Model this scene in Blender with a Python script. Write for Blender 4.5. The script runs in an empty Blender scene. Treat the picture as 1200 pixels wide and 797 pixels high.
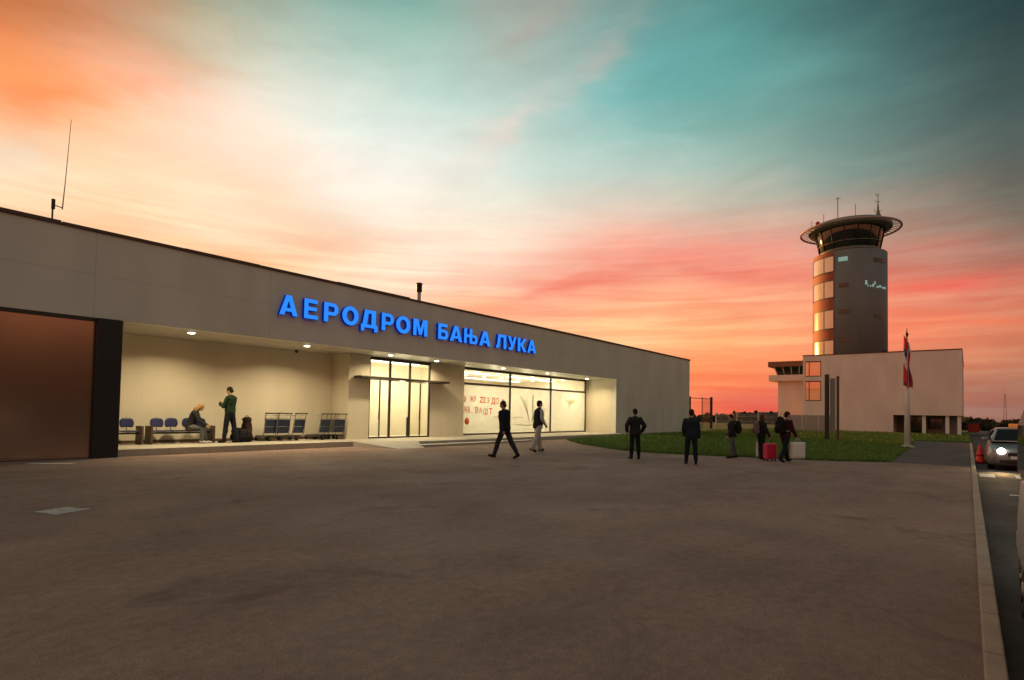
import bpy, bmesh, math, random
from mathutils import Vector, Matrix, Euler, noise
R = math.radians
random.seed(7)
scene = bpy.context.scene
COL = scene.collection

# ------------------------------------------------------------------ camera
cam_d = bpy.data.cameras.new('camera')
cam = bpy.data.objects.new('camera', cam_d); COL.objects.link(cam)
cam_d.sensor_width = 36; cam_d.lens = 20.1; cam_d.shift_y = 0.0527
cam_d.clip_start = 0.1; cam_d.clip_end = 3000
rm = Matrix.Rotation(R(-51.38), 4, 'Z') @ Matrix.Rotation(R(90 + 1.87), 4, 'X') @ Matrix.Rotation(R(1.06), 4, 'Z')
cam.matrix_world = Matrix.Translation((0, 0, 1.55)) @ rm
scene.camera = cam

# ------------------------------------------------------------------ world: dusk sky
SKY_GAIN = 1.03
# evening sky as bands of equal elevation, each a run of colours over the azimuth (from +Y towards +X)
SKY_AZ = [-180,-120,-60,-20,2,7,10.5,14,17.5,21,25,29,33,37,41,45,49,52.5,56,59.5,63,66.5,70,73.5,77,80.5,84,88,92,96,135,180]
SKY_ROWS = [  # elevation, then red, green, blue for each azimuth in turn
    (-2, [197, 123, 79, 205, 128, 90, 235, 150, 105, 250, 163, 105, 255, 154, 87, 255, 155, 88, 255, 157, 89, 255, 159, 91, 255, 161, 93, 255, 163, 96, 255, 165, 99, 255, 168, 104, 255, 172, 108, 255, 174, 112, 254, 175, 115, 253, 174, 115, 252, 170, 112, 250, 164, 109, 249, 159, 105, 248, 155, 102, 247, 152, 99, 246, 148, 97, 238, 121, 87, 229, 105, 85, 226, 103, 85, 230, 116, 88, 203, 129, 99, 159, 114, 103, 151, 110, 98, 141, 103, 91, 189, 118, 84, 197, 123, 79]),
    (1, [194, 123, 81, 205, 128, 90, 235, 150, 105, 250, 166, 109, 255, 159, 95, 255, 161, 96, 255, 163, 97, 255, 165, 98, 255, 167, 100, 255, 169, 103, 255, 171, 107, 255, 174, 111, 255, 177, 115, 255, 179, 118, 254, 180, 120, 254, 178, 120, 252, 174, 117, 251, 168, 113, 250, 163, 108, 249, 158, 104, 248, 154, 101, 247, 137, 91, 241, 118, 84, 234, 109, 84, 228, 104, 85, 227, 106, 86, 177, 120, 102, 165, 116, 102, 158, 112, 97, 147, 104, 89, 189, 118, 84, 194, 123, 81]),
    (3, [191, 124, 83, 205, 128, 90, 235, 150, 105, 250, 168, 112, 255, 164, 101, 255, 165, 101, 255, 167, 102, 255, 169, 104, 255, 171, 105, 255, 173, 108, 255, 175, 111, 255, 178, 115, 255, 180, 119, 255, 182, 123, 255, 183, 124, 254, 181, 124, 253, 177, 120, 251, 171, 116, 250, 167, 112, 250, 167, 112, 250, 159, 105, 252, 147, 95, 249, 137, 90, 245, 129, 89, 239, 127, 92, 237, 129, 94, 218, 129, 98, 185, 123, 100, 175, 119, 96, 163, 112, 89, 189, 118, 84, 191, 124, 83]),
    (5, [187, 125, 86, 205, 128, 90, 235, 150, 105, 249, 171, 116, 255, 168, 107, 255, 169, 107, 255, 171, 108, 255, 173, 109, 255, 175, 111, 255, 177, 113, 255, 179, 116, 255, 182, 120, 255, 184, 124, 255, 185, 127, 255, 186, 128, 254, 184, 127, 253, 180, 124, 252, 176, 121, 253, 185, 129, 254, 196, 138, 253, 186, 130, 254, 158, 102, 254, 157, 101, 253, 157, 104, 254, 161, 109, 253, 161, 110, 248, 137, 97, 220, 136, 101, 199, 130, 98, 187, 122, 91, 188, 118, 85, 187, 125, 86]),
    (7, [182, 126, 88, 205, 128, 90, 235, 150, 105, 249, 174, 121, 255, 173, 113, 255, 174, 113, 255, 176, 113, 255, 177, 114, 255, 179, 116, 255, 181, 118, 255, 183, 121, 255, 185, 125, 255, 187, 128, 255, 189, 132, 255, 189, 132, 254, 187, 131, 253, 184, 129, 254, 185, 140, 254, 195, 143, 255, 202, 143, 255, 198, 142, 255, 185, 129, 255, 175, 117, 255, 176, 121, 255, 174, 122, 252, 166, 118, 248, 142, 103, 238, 141, 104, 213, 134, 100, 201, 124, 93, 187, 118, 85, 182, 126, 88]),
    (9, [177, 127, 92, 205, 128, 90, 235, 150, 106, 248, 177, 125, 255, 178, 119, 255, 179, 119, 255, 180, 119, 255, 182, 119, 255, 183, 120, 255, 185, 122, 255, 187, 125, 255, 189, 129, 255, 194, 138, 255, 208, 163, 255, 199, 149, 254, 191, 135, 254, 187, 138, 254, 186, 146, 254, 188, 145, 255, 196, 142, 255, 194, 142, 255, 194, 141, 254, 181, 128, 254, 179, 128, 254, 177, 128, 250, 162, 119, 244, 140, 105, 235, 140, 107, 211, 130, 102, 195, 118, 93, 186, 118, 86, 177, 127, 92]),
    (11, [171, 128, 95, 205, 128, 91, 234, 151, 106, 248, 180, 130, 255, 183, 125, 255, 194, 141, 255, 196, 143, 255, 189, 129, 255, 188, 127, 255, 189, 127, 255, 191, 130, 255, 193, 135, 254, 213, 171, 255, 230, 198, 255, 224, 190, 255, 205, 162, 254, 189, 145, 253, 178, 142, 252, 173, 138, 252, 177, 135, 252, 179, 136, 253, 180, 136, 252, 169, 126, 252, 167, 124, 252, 167, 128, 244, 150, 117, 234, 127, 101, 223, 129, 105, 193, 121, 101, 170, 111, 94, 183, 119, 88, 171, 128, 95]),
    (13, [166, 129, 98, 205, 128, 91, 232, 151, 108, 247, 183, 134, 255, 189, 133, 255, 212, 166, 255, 213, 167, 255, 207, 160, 255, 204, 154, 255, 198, 142, 255, 201, 147, 252, 203, 155, 251, 215, 178, 254, 231, 200, 255, 228, 199, 255, 222, 194, 253, 217, 188, 251, 181, 153, 250, 168, 141, 245, 154, 127, 245, 154, 126, 249, 161, 131, 248, 161, 130, 247, 154, 126, 247, 158, 129, 227, 148, 123, 210, 130, 110, 194, 132, 113, 153, 121, 104, 131, 110, 95, 178, 119, 91, 166, 129, 98]),
    (15, [160, 131, 101, 203, 129, 92, 226, 152, 113, 245, 185, 137, 255, 197, 144, 254, 215, 172, 253, 216, 175, 254, 212, 168, 255, 212, 168, 255, 222, 181, 255, 225, 188, 251, 215, 176, 249, 210, 172, 253, 225, 192, 255, 226, 200, 255, 225, 199, 253, 227, 202, 251, 208, 183, 249, 193, 168, 245, 173, 149, 246, 162, 139, 246, 157, 134, 242, 160, 138, 238, 158, 137, 228, 165, 144, 209, 163, 143, 186, 141, 122, 169, 137, 119, 127, 115, 101, 108, 102, 90, 168, 120, 96, 160, 131, 101]),
    (17.5, [154, 132, 106, 198, 131, 99, 211, 155, 125, 241, 186, 140, 254, 201, 151, 248, 220, 186, 249, 219, 186, 254, 215, 175, 255, 219, 178, 255, 227, 189, 254, 227, 193, 253, 225, 191, 250, 216, 184, 252, 229, 204, 254, 234, 213, 251, 228, 204, 250, 229, 205, 245, 217, 195, 242, 207, 185, 241, 193, 170, 242, 183, 161, 231, 177, 156, 222, 177, 157, 212, 176, 156, 210, 176, 156, 191, 165, 148, 158, 142, 127, 142, 132, 118, 102, 103, 93, 88, 92, 84, 149, 121, 106, 154, 132, 106]),
    (20, [148, 135, 112, 181, 138, 117, 190, 158, 136, 234, 183, 142, 254, 198, 145, 250, 199, 159, 252, 201, 158, 254, 207, 164, 255, 217, 180, 255, 225, 189, 253, 224, 194, 252, 224, 196, 253, 238, 222, 251, 240, 224, 252, 241, 224, 238, 234, 216, 235, 231, 213, 230, 221, 203, 229, 216, 199, 222, 207, 189, 221, 204, 186, 203, 196, 178, 198, 193, 175, 184, 183, 166, 175, 178, 163, 136, 152, 141, 123, 139, 129, 109, 119, 110, 87, 98, 92, 79, 89, 83, 129, 121, 114, 148, 135, 112]),
    (23, [140, 138, 121, 154, 146, 136, 176, 160, 143, 220, 176, 140, 253, 172, 113, 254, 158, 93, 254, 168, 106, 254, 189, 140, 253, 203, 166, 252, 217, 191, 253, 228, 205, 252, 231, 209, 248, 238, 224, 242, 238, 227, 240, 237, 226, 228, 231, 219, 222, 228, 215, 206, 223, 212, 200, 216, 205, 195, 209, 198, 186, 203, 192, 180, 198, 187, 167, 191, 180, 151, 178, 166, 139, 166, 156, 119, 150, 141, 104, 132, 125, 87, 109, 104, 71, 90, 87, 60, 78, 76, 113, 122, 119, 140, 138, 121]),
    (26, [135, 140, 127, 143, 148, 141, 171, 160, 145, 207, 168, 138, 218, 130, 78, 226, 130, 74, 232, 142, 89, 242, 175, 134, 245, 190, 156, 243, 201, 173, 241, 222, 202, 237, 234, 219, 228, 233, 221, 220, 231, 221, 223, 231, 221, 217, 226, 216, 208, 216, 205, 193, 211, 200, 180, 206, 196, 165, 198, 189, 147, 190, 181, 138, 183, 175, 128, 173, 164, 120, 167, 158, 110, 152, 144, 101, 142, 135, 91, 129, 124, 80, 106, 103, 61, 81, 79, 49, 68, 67, 108, 122, 121, 135, 140, 127]),
    (29, [132, 141, 130, 141, 148, 142, 170, 160, 145, 200, 163, 136, 174, 103, 59, 179, 105, 60, 190, 116, 70, 206, 135, 95, 206, 162, 127, 204, 188, 157, 218, 211, 188, 217, 221, 204, 212, 223, 210, 210, 224, 211, 190, 213, 202, 185, 212, 202, 188, 207, 196, 174, 199, 190, 156, 193, 186, 131, 183, 179, 117, 177, 172, 109, 173, 168, 107, 169, 164, 106, 162, 156, 103, 154, 148, 91, 136, 131, 80, 120, 117, 60, 87, 86, 43, 65, 66, 38, 57, 59, 106, 122, 121, 132, 141, 130]),
    (32, [131, 142, 132, 141, 148, 142, 170, 160, 145, 197, 161, 135, 163, 95, 55, 168, 100, 57, 177, 109, 67, 185, 121, 87, 181, 141, 108, 172, 161, 131, 168, 174, 153, 180, 193, 176, 171, 196, 183, 170, 199, 185, 168, 198, 184, 172, 198, 186, 172, 190, 179, 168, 186, 176, 157, 184, 177, 136, 179, 174, 110, 170, 168, 100, 163, 159, 97, 161, 156, 90, 151, 145, 84, 135, 131, 72, 111, 109, 64, 99, 98, 50, 78, 78, 40, 62, 63, 37, 56, 58, 106, 122, 121, 131, 142, 132]),
    (36, [130, 142, 132, 141, 148, 142, 170, 160, 145, 195, 160, 135, 171, 112, 75, 172, 105, 63, 175, 112, 77, 173, 124, 92, 165, 140, 108, 153, 148, 121, 140, 150, 133, 131, 156, 144, 121, 161, 152, 122, 164, 153, 124, 174, 160, 146, 175, 163, 160, 170, 159, 156, 163, 153, 140, 158, 150, 125, 154, 147, 109, 145, 139, 101, 144, 139, 95, 142, 138, 77, 123, 119, 71, 114, 111, 64, 101, 100, 59, 93, 92, 51, 79, 79, 41, 65, 65, 37, 57, 58, 106, 123, 121, 130, 142, 132]),
    (60, [140, 160, 160, 140, 154, 150, 184, 171, 149, 185, 172, 150, 185, 172, 150, 185, 172, 150, 185, 172, 150, 185, 172, 150, 185, 172, 150, 185, 172, 150, 185, 172, 150, 185, 172, 150, 184, 172, 150, 182, 171, 149, 174, 166, 148, 150, 155, 144, 121, 142, 140, 107, 137, 139, 102, 136, 138, 101, 135, 138, 100, 135, 138, 100, 135, 138, 100, 135, 138, 100, 135, 138, 100, 135, 138, 100, 135, 138, 100, 135, 138, 100, 135, 138, 100, 135, 138, 100, 135, 138, 122, 148, 149, 140, 160, 160]),
    (90, [133, 155, 155, 147, 161, 158, 176, 169, 151, 175, 167, 149, 170, 164, 147, 168, 163, 147, 166, 163, 147, 165, 162, 147, 164, 161, 146, 162, 161, 146, 160, 160, 146, 158, 159, 146, 156, 158, 146, 154, 157, 145, 152, 156, 145, 150, 155, 145, 148, 154, 145, 146, 153, 145, 144, 153, 144, 142, 152, 144, 140, 151, 144, 139, 151, 144, 137, 150, 144, 135, 149, 144, 134, 149, 144, 132, 148, 144, 131, 148, 144, 129, 148, 145, 128, 147, 145, 127, 147, 145, 126, 149, 150, 133, 155, 155]),
]
def lin(c):
    c /= 255.0
    return c / 12.92 if c <= .04045 else ((c + .055) / 1.055) ** 2.4
def rgb(r, g, b): return (lin(r), lin(g), lin(b), 1)
def azel(a, e):
    a, e = R(a), R(e)
    return Vector((math.sin(a) * math.cos(e), math.cos(a) * math.cos(e), math.sin(e)))

world = bpy.data.worlds.new('World'); scene.world = world
world.use_nodes = True
W = world.node_tree; W.nodes.clear()
def wn(t, **k):
    n = W.nodes.new(t)
    for a, b in k.items(): setattr(n, a, b)
    return n
def wl(a, b): W.links.new(a, b)
def wmath(op, a, b=None, c=None):
    n = wn('ShaderNodeMath', operation=op)
    for i, x in enumerate((a, b, c)):
        if x is None: continue
        if isinstance(x, (int, float)): n.inputs[i].default_value = x
        else: wl(x, n.inputs[i])
    return n.outputs[0]
def wvec(op, a, b=None, scale=None):
    n = wn('ShaderNodeVectorMath', operation=op)
    for i, x in enumerate((a, b)):
        if x is None: continue
        if isinstance(x, (tuple, list, Vector)): n.inputs[i].default_value = tuple(x)[:3]
        else: wl(x, n.inputs[i])
    if scale is not None:
        if isinstance(scale, (int, float)): n.inputs['Scale'].default_value = scale
        else: wl(scale, n.inputs['Scale'])
    return n.outputs['Value'] if op in ('DOT_PRODUCT', 'LENGTH') else n.outputs[0]
tc = wn('ShaderNodeTexCoord')
d0 = wvec('NORMALIZE', tc.outputs['Generated'])
sd1 = wn('ShaderNodeSeparateXYZ'); wl(d0, sd1.inputs[0])
az_ = wmath('MULTIPLY', wmath('ARCTAN2', sd1.outputs[0], sd1.outputs[1]), 180 / math.pi)
el_ = wmath('MULTIPLY', wmath('ARCSINE', sd1.outputs[2]), 180 / math.pi)
def streaks(sa, se, shear, detail, off):
    c = wn('ShaderNodeCombineXYZ'); wl(wmath('MULTIPLY', wmath('MULTIPLY_ADD', el_, -shear, az_), sa), c.inputs[0]); wl(wmath('MULTIPLY', el_, se), c.inputs[1]); c.inputs[2].default_value = off
    n = wn('ShaderNodeTexNoise'); n.inputs['Scale'].default_value = 1.0; n.inputs['Detail'].default_value = detail; n.inputs['Roughness'].default_value = .6; n.inputs['Distortion'].default_value = .4
    wl(c.outputs[0], n.inputs['Vector']); q = wn('ShaderNodeSeparateColor'); wl(n.outputs['Color'], q.inputs[0]); return q.outputs
nsep = streaks(.11, .42, 0, 7, 0.0)
wisp = streaks(.10, .26, .9, 7, 4.0)
azb = wmath('ADD', az_, wmath('MULTIPLY', wmath('SUBTRACT', nsep[1], .5), 5.0))
elb = wmath('ADD', el_, wmath('MULTIPLY', wmath('SUBTRACT', nsep[0], .5), 1.8))
fac = wmath('MULTIPLY_ADD', azb, 1 / 360, .5)
cur = None; last_e = None
for e, row in SKY_ROWS:
    cr = wn('ShaderNodeValToRGB'); cr.color_ramp.interpolation = 'B_SPLINE'; els = cr.color_ramp.elements
    cols = [(lin(row[3 * q]), lin(row[3 * q + 1]), lin(row[3 * q + 2]), 1) for q in range(len(SKY_AZ))]
    while len(els) < len(cols): els.new(.5)
    for q, (a, c) in enumerate(zip(SKY_AZ, cols)): els[q].position = (q + 0.0) / 1000
    for q in range(len(cols) - 1, -1, -1): els[q].position = (SKY_AZ[q] + 180) / 360
    for q, c in enumerate(cols): els[q].color = c
    wl(fac, cr.inputs[0])
    if cur is None: cur = cr.outputs[0]
    else:
        mr = wn('ShaderNodeMapRange'); wl(elb, mr.inputs['Value']); mr.inputs['From Min'].default_value = last_e; mr.inputs['From Max'].default_value = e
        mb = wn('ShaderNodeMix', data_type='RGBA'); wl(mr.outputs[0], mb.inputs['Factor']); wl(cur, mb.inputs['A']); wl(cr.outputs[0], mb.inputs['B']); cur = mb.outputs['Result']
    last_e = e
# long cloud banks: azimuth, elevation, half length, half thickness (degrees), slope, colour, strength
BANKS = [
    (58.4,12.9,7.1,0.59,0.24,236,120,100,0.8), (68.6,15.0,9.0,1.16,-0.04,245,148,128,0.55), (72.7,13.1,5.6,0.59,-0.11,232,118,100,0.75), (89.0,10.7,4.3,0.64,-0.04,236,98,84,0.75),
    (69.0,9.8,9.3,0.54,-0.01,246,148,110,0.65), (60.5,8.4,7.5,0.83,0.03,255,208,145,0.7), (73.1,11.1,5.2,0.44,-0.04,255,190,148,0.6), (73.7,7.4,4.2,0.58,0.0,255,192,128,0.6),
    (89.0,8.0,4.3,0.43,-0.11,246,122,84,0.7), (89.0,9.4,4.3,0.37,-0.07,232,172,138,0.5), (89.1,5.3,4.1,0.48,-0.1,226,150,112,0.5), (50.3,26.5,4.9,1.28,0.63,232,212,200,0.6),
    (59.0,31.9,3.8,1.09,0.62,190,178,168,0.5), (52.9,34.6,3.0,0.77,0.5,176,160,146,0.5), (11.2,22.9,4.3,1.62,0.49,253,135,76,0.6), (18.0,25.4,2.6,0.97,0.49,246,165,125,0.55),
    (9.9,18.2,1.9,1.08,0.36,238,222,196,0.5), (31.4,15.1,4.6,0.99,0.15,250,198,160,0.5), (25.0,19.5,3.8,0.83,-0.1,253,205,165,0.4), (74.3,1.6,4.7,0.65,0.04,214,90,84,0.5),
    (73.1,4.0,5.2,0.66,0.02,250,140,90,0.5), (89.6,13.5,3.7,0.47,-0.11,205,130,115,0.45), (82.9,18.3,5.3,0.99,-0.07,180,160,145,0.3), (46.1,13.1,5.1,0.76,0.1,255,200,165,0.45),
    (41.7,19.1,5.8,1.67,0.17,252,238,220,0.4), (110,9,9,.8,.02,220,110,90,.5), (200,7,14,1.0,.02,225,120,85,.5), (150,10,10,.9,-.03,215,115,88,.5), (262,8,12,1,.02,235,140,105,.5), (-25,12,9,1,.05,255,190,140,.4)]
elw = wmath('ADD', el_, wmath('MULTIPLY', wmath('SUBTRACT', nsep[0], .5), 2.6))
azw = wmath('ADD', az_, wmath('MULTIPLY', wmath('SUBTRACT', nsep[1], .5), 9.0))
patch = wn('ShaderNodeMapRange'); wl(nsep[2], patch.inputs['Value']); patch.inputs['From Min'].default_value = .36; patch.inputs['From Max'].default_value = .60
patch.inputs['To Min'].default_value = .35; patch.inputs['To Max'].default_value = 1.0
for (a, e, L_, T_, sl, r, g, b, st) in BANKS:
    if a > 180: a -= 360
    dx = wmath('SUBTRACT', azw, a)
    dy = wmath('SUBTRACT', wmath('SUBTRACT', elw, e), wmath('MULTIPLY', dx, sl))
    q1 = wmath('POWER', wmath('ABSOLUTE', wmath('DIVIDE', dx, L_)), 2.0); q2 = wmath('POWER', wmath('ABSOLUTE', wmath('DIVIDE', dy, T_)), 2.0)
    w = wmath('MINIMUM', wmath('MULTIPLY', wmath('MULTIPLY', wmath('EXPONENT', wmath('MULTIPLY', wmath('ADD', q1, q2), -.7)), st), patch.outputs[0]), 1.0)
    mb = wn('ShaderNodeMix', data_type='RGBA'); wl(w, mb.inputs['Factor']); wl(cur, mb.inputs['A']); mb.inputs['B'].default_value = (lin(r), lin(g), lin(b), 1); cur = mb.outputs['Result']
wr = wn('ShaderNodeMapRange'); wl(wisp[0], wr.inputs['Value']); wr.inputs['From Min'].default_value = .34; wr.inputs['From Max'].default_value = .66
wr.inputs['To Min'].default_value = .97; wr.inputs['To Max'].default_value = 1.08
thin = streaks(.055, .95, .12, 6, 9.0)
tf = wn('ShaderNodeMapRange', interpolation_type='SMOOTHSTEP'); wl(thin[0], tf.inputs['Value']); tf.inputs['From Min'].default_value = .40; tf.inputs['From Max'].default_value = .62
lowf = wn('ShaderNodeMapRange'); wl(el_, lowf.inputs['Value']); lowf.inputs['From Min'].default_value = 21; lowf.inputs['From Max'].default_value = 11; lowf.inputs['To Max'].default_value = .8
mt = wn('ShaderNodeMix', data_type='RGBA', blend_type='MULTIPLY'); wl(wmath('MULTIPLY', tf.outputs[0], lowf.outputs[0]), mt.inputs['Factor']); wl(cur, mt.inputs['A']); mt.inputs['B'].default_value = (.95, .74, .74, 1)
lt = wn('ShaderNodeMapRange'); wl(thin[0], lt.inputs['Value']); lt.inputs['From Min'].default_value = .46; lt.inputs['From Max'].default_value = .34; lt.inputs['To Max'].default_value = .5
ml = wn('ShaderNodeMix', data_type='RGBA', blend_type='MULTIPLY'); wl(wmath('MULTIPLY', lt.outputs[0], lowf.outputs[0]), ml.inputs['Factor']); wl(mt.outputs['Result'], ml.inputs['A']); ml.inputs['B'].default_value = (1.04, 1.22, 1.22, 1)
cur = ml.outputs['Result']
sky_col = wvec('SCALE', cur, scale=wr.outputs[0])
bg1 = wn('ShaderNodeBackground'); wl(sky_col, bg1.inputs[0]); bg1.inputs[1].default_value = SKY_GAIN
nis = wn('ShaderNodeTexSky', sky_type='NISHITA'); nis.sun_disc = False
SUN_AZ, SUN_EL = 22.0, 3.0
nis.sun_elevation = R(SUN_EL); nis.sun_rotation = R(SUN_AZ)
bg2 = wn('ShaderNodeBackground'); wl(nis.outputs[0], bg2.inputs[0]); bg2.inputs[1].default_value = 0.003
add = wn('ShaderNodeAddShader'); wl(bg1.outputs[0], add.inputs[0]); wl(bg2.outputs[0], add.inputs[1])
wo = wn('ShaderNodeOutputWorld'); wl(add.outputs[0], wo.inputs[0])
world.cycles.sampling_method = 'MANUAL'; world.cycles.sample_map_resolution = 512

# ------------------------------------------------------------------ sun, exposure
sun_d = bpy.data.lights.new('sun', 'SUN'); sun = bpy.data.objects.new('sun', sun_d); COL.objects.link(sun)
sun_d.energy = 5.0; sun_d.angle = R(1.5); sun_d.color = (1, .36, .09)
sun.rotation_euler = (-azel(SUN_AZ, SUN_EL)).to_track_quat('-Z', 'Y').to_euler()
sun.location = azel(SUN_AZ, 20) * 60
vs = scene.view_settings
vs.view_transform = 'Standard'; vs.look = 'None'; vs.exposure = 0; vs.gamma = 1; vs.use_curve_mapping = False
scene.cycles.use_denoising = True
scene.cycles.max_bounces = 8
scene.cycles.sample_clamp_indirect = 4

# ------------------------------------------------------------------ materials
def mat(name, col, rough=.6, metal=0., vary=.12, scale=6., bump=0., bscale=40., spec=.5, emit=None, estr=0., coat=0.):
    m = bpy.data.materials.new(name); m.use_nodes = True
    nt = m.node_tree; p = nt.nodes['Principled BSDF']
    p.inputs['Roughness'].default_value = rough; p.inputs['Metallic'].default_value = metal
    p.inputs['Specular IOR Level'].default_value = spec
    p.inputs['Coat Weight'].default_value = coat
    co = nt.nodes.new('ShaderNodeTexCoord')
    n = nt.nodes.new('ShaderNodeTexNoise'); n.inputs['Scale'].default_value = scale; n.inputs['Detail'].default_value = 5
    nt.links.new(co.outputs['Object'], n.inputs['Vector'])
    mx = nt.nodes.new('ShaderNodeMix'); mx.data_type = 'RGBA'
    mx.inputs['A'].default_value = (*[c * (1 - vary) for c in col[:3]], 1)
    mx.inputs['B'].default_value = (*[min(1, c * (1 + vary)) for c in col[:3]], 1)
    nt.links.new(n.outputs[0], mx.inputs['Factor'])
    nt.links.new(mx.outputs['Result'], p.inputs['Base Color'])
    if bump:
        n2 = nt.nodes.new('ShaderNodeTexNoise'); n2.inputs['Scale'].default_value = bscale; n2.inputs['Detail'].default_value = 4
        nt.links.new(co.outputs['Object'], n2.inputs['Vector'])
        b = nt.nodes.new('ShaderNodeBump'); b.inputs['Strength'].default_value = bump; b.inputs['Distance'].default_value = .02
        nt.links.new(n2.outputs[0], b.inputs['Height']); nt.links.new(b.outputs[0], p.inputs['Normal'])
    if emit:
        p.inputs['Emission Color'].default_value = (*emit[:3], 1); p.inputs['Emission Strength'].default_value = estr
    return m

def asphalt_mat(name, col, patch, stain):
    m = bpy.data.materials.new(name); m.use_nodes = True
    nt = m.node_tree; p = nt.nodes['Principled BSDF']; L = nt.links
    co = nt.nodes.new('ShaderNodeTexCoord')
    def nz(scale, detail=6, rough=.6, dist=0., sc=(1, 1, 1)):
        mp = nt.nodes.new('ShaderNodeMapping'); mp.inputs['Scale'].default_value = sc
        L.new(co.outputs['Object'], mp.inputs['Vector'])
        n = nt.nodes.new('ShaderNodeTexNoise'); n.inputs['Scale'].default_value = scale; n.inputs['Detail'].default_value = detail
        n.inputs['Roughness'].default_value = rough; n.inputs['Distortion'].default_value = dist
        L.new(mp.outputs[0], n.inputs['Vector']); return n.outputs[0]
    def ramp(x, a, b, ca, cb):
        r = nt.nodes.new('ShaderNodeMapRange'); r.inputs['From Min'].default_value = a; r.inputs['From Max'].default_value = b
        r.inputs['To Min'].default_value = ca; r.inputs['To Max'].default_value = cb; L.new(x, r.inputs['Value']); return r.outputs[0]
    def mul(a, b):
        n = nt.nodes.new('ShaderNodeMath'); n.operation = 'MULTIPLY'; L.new(a, n.inputs[0]); L.new(b, n.inputs[1]); return n.outputs[0]
    big = ramp(nz(.16, 5, .6, .8), .32, .68, 1 - patch, 1 + patch)
    mid = ramp(nz(1.1, 6, .62, .3, (.6, 1.3, 1)), .3, .7, 1 - patch * .7, 1 + patch * .7)
    fine = ramp(nz(70, 5, .8), .3, .7, .40, 1.60)
    st = ramp(nz(.8, 5, .6, 1.2, (.7, .8, 1)), .59, .70, 1, 1 - stain)
    v = nt.nodes.new('ShaderNodeTexVoronoi'); v.feature = 'DISTANCE_TO_EDGE'; v.inputs['Scale'].default_value = .22
    mp = nt.nodes.new('ShaderNodeMapping'); L.new(co.outputs['Object'], mp.inputs['Vector'])
    wadd = nt.nodes.new('ShaderNodeVectorMath'); wadd.operation = 'ADD'
    nn = nt.nodes.new('ShaderNodeTexNoise'); nn.inputs['Scale'].default_value = .9; nn.inputs['Detail'].default_value = 5
    L.new(co.outputs['Object'], nn.inputs['Vector']); L.new(co.outputs['Object'], wadd.inputs[0])
    sc = nt.nodes.new('ShaderNodeVectorMath'); sc.operation = 'SCALE'; sc.inputs['Scale'].default_value = 2.2
    L.new(nn.outputs['Color'], sc.inputs[0]); L.new(sc.outputs[0], wadd.inputs[1]); L.new(wadd.outputs[0], v.inputs['Vector'])
    crack = ramp(v.outputs['Distance'], .0, .004, .80, 1)
    spk = ramp(nz(9, 4, .7), .35, .68, .84, 1.16)
    f = mul(mul(mul(big, mid), mul(fine, st)), mul(crack, spk))
    c = nt.nodes.new('ShaderNodeVectorMath'); c.operation = 'SCALE'; c.inputs[0].default_value = col; L.new(f, c.inputs['Scale'])
    L.new(c.outputs[0], p.inputs['Base Color'])
    rr = ramp(nz(.5, 4), .3, .7, .62, .9); L.new(rr, p.inputs['Roughness'])
    p.inputs['Specular IOR Level'].default_value = .3
    b = nt.nodes.new('ShaderNodeBump'); b.inputs['Strength'].default_value = .5; b.inputs['Distance'].default_value = .012
    L.new(nz(60, 5, .7), b.inputs['Height']); L.new(b.outputs[0], p.inputs['Normal'])
    return m

def panel_mat(name, col, w, h, seam=.82, rough=.5, off=(0, 0)):
    """cladding panels: faint joints every w x h metres on the vertical faces"""
    m = bpy.data.materials.new(name); m.use_nodes = True
    nt = m.node_tree; p = nt.nodes['Principled BSDF']; L = nt.links
    co = nt.nodes.new('ShaderNodeTexCoord'); s = nt.nodes.new('ShaderNodeSeparateXYZ'); L.new(co.outputs['Object'], s.inputs[0])
    def mth(op, a, b=None):
        n = nt.nodes.new('ShaderNodeMath'); n.operation = op
        for i, x in enumerate((a, b)):
            if x is None: continue
            if isinstance(x, (int, float)): n.inputs[i].default_value = x
            else: L.new(x, n.inputs[i])
        return n.outputs[0]
    def line(x, per, o):
        q = mth('FRACT', mth('DIVIDE', mth('ADD', x, o + 1000 * per), per))
        return mth('LESS_THAN', mth('MULTIPLY', q, per), .018)
    xy = mth('ADD', s.outputs[0], s.outputs[1])
    ln = mth('MAXIMUM', line(xy, w, off[0]), line(s.outputs[2], h, off[1]))
    n = nt.nodes.new('ShaderNodeTexNoise'); n.inputs['Scale'].default_value = .8; n.inputs['Detail'].default_value = 6
    mp = nt.nodes.new('ShaderNodeMapping'); mp.inputs['Scale'].default_value = (1, 1, .35)
    L.new(co.outputs['Object'], mp.inputs['Vector']); L.new(mp.outputs[0], n.inputs['Vector'])
    r = nt.nodes.new('ShaderNodeMapRange'); r.inputs['From Min'].default_value = .3; r.inputs['From Max'].default_value = .7
    r.inputs['To Min'].default_value = .90; r.inputs['To Max'].default_value = 1.06; L.new(n.outputs[0], r.inputs['Value'])
    f = mth('MULTIPLY', r.outputs[0], mth('SUBTRACT', 1.0, mth('MULTIPLY', ln, 1 - seam)))
    c = nt.nodes.new('ShaderNodeVectorMath'); c.operation = 'SCALE'; c.inputs[0].default_value = col; L.new(f, c.inputs['Scale'])
    L.new(c.outputs[0], p.inputs['Base Color']); p.inputs['Roughness'].default_value = rough
    p.inputs['Specular IOR Level'].default_value = .35
    return m

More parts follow.
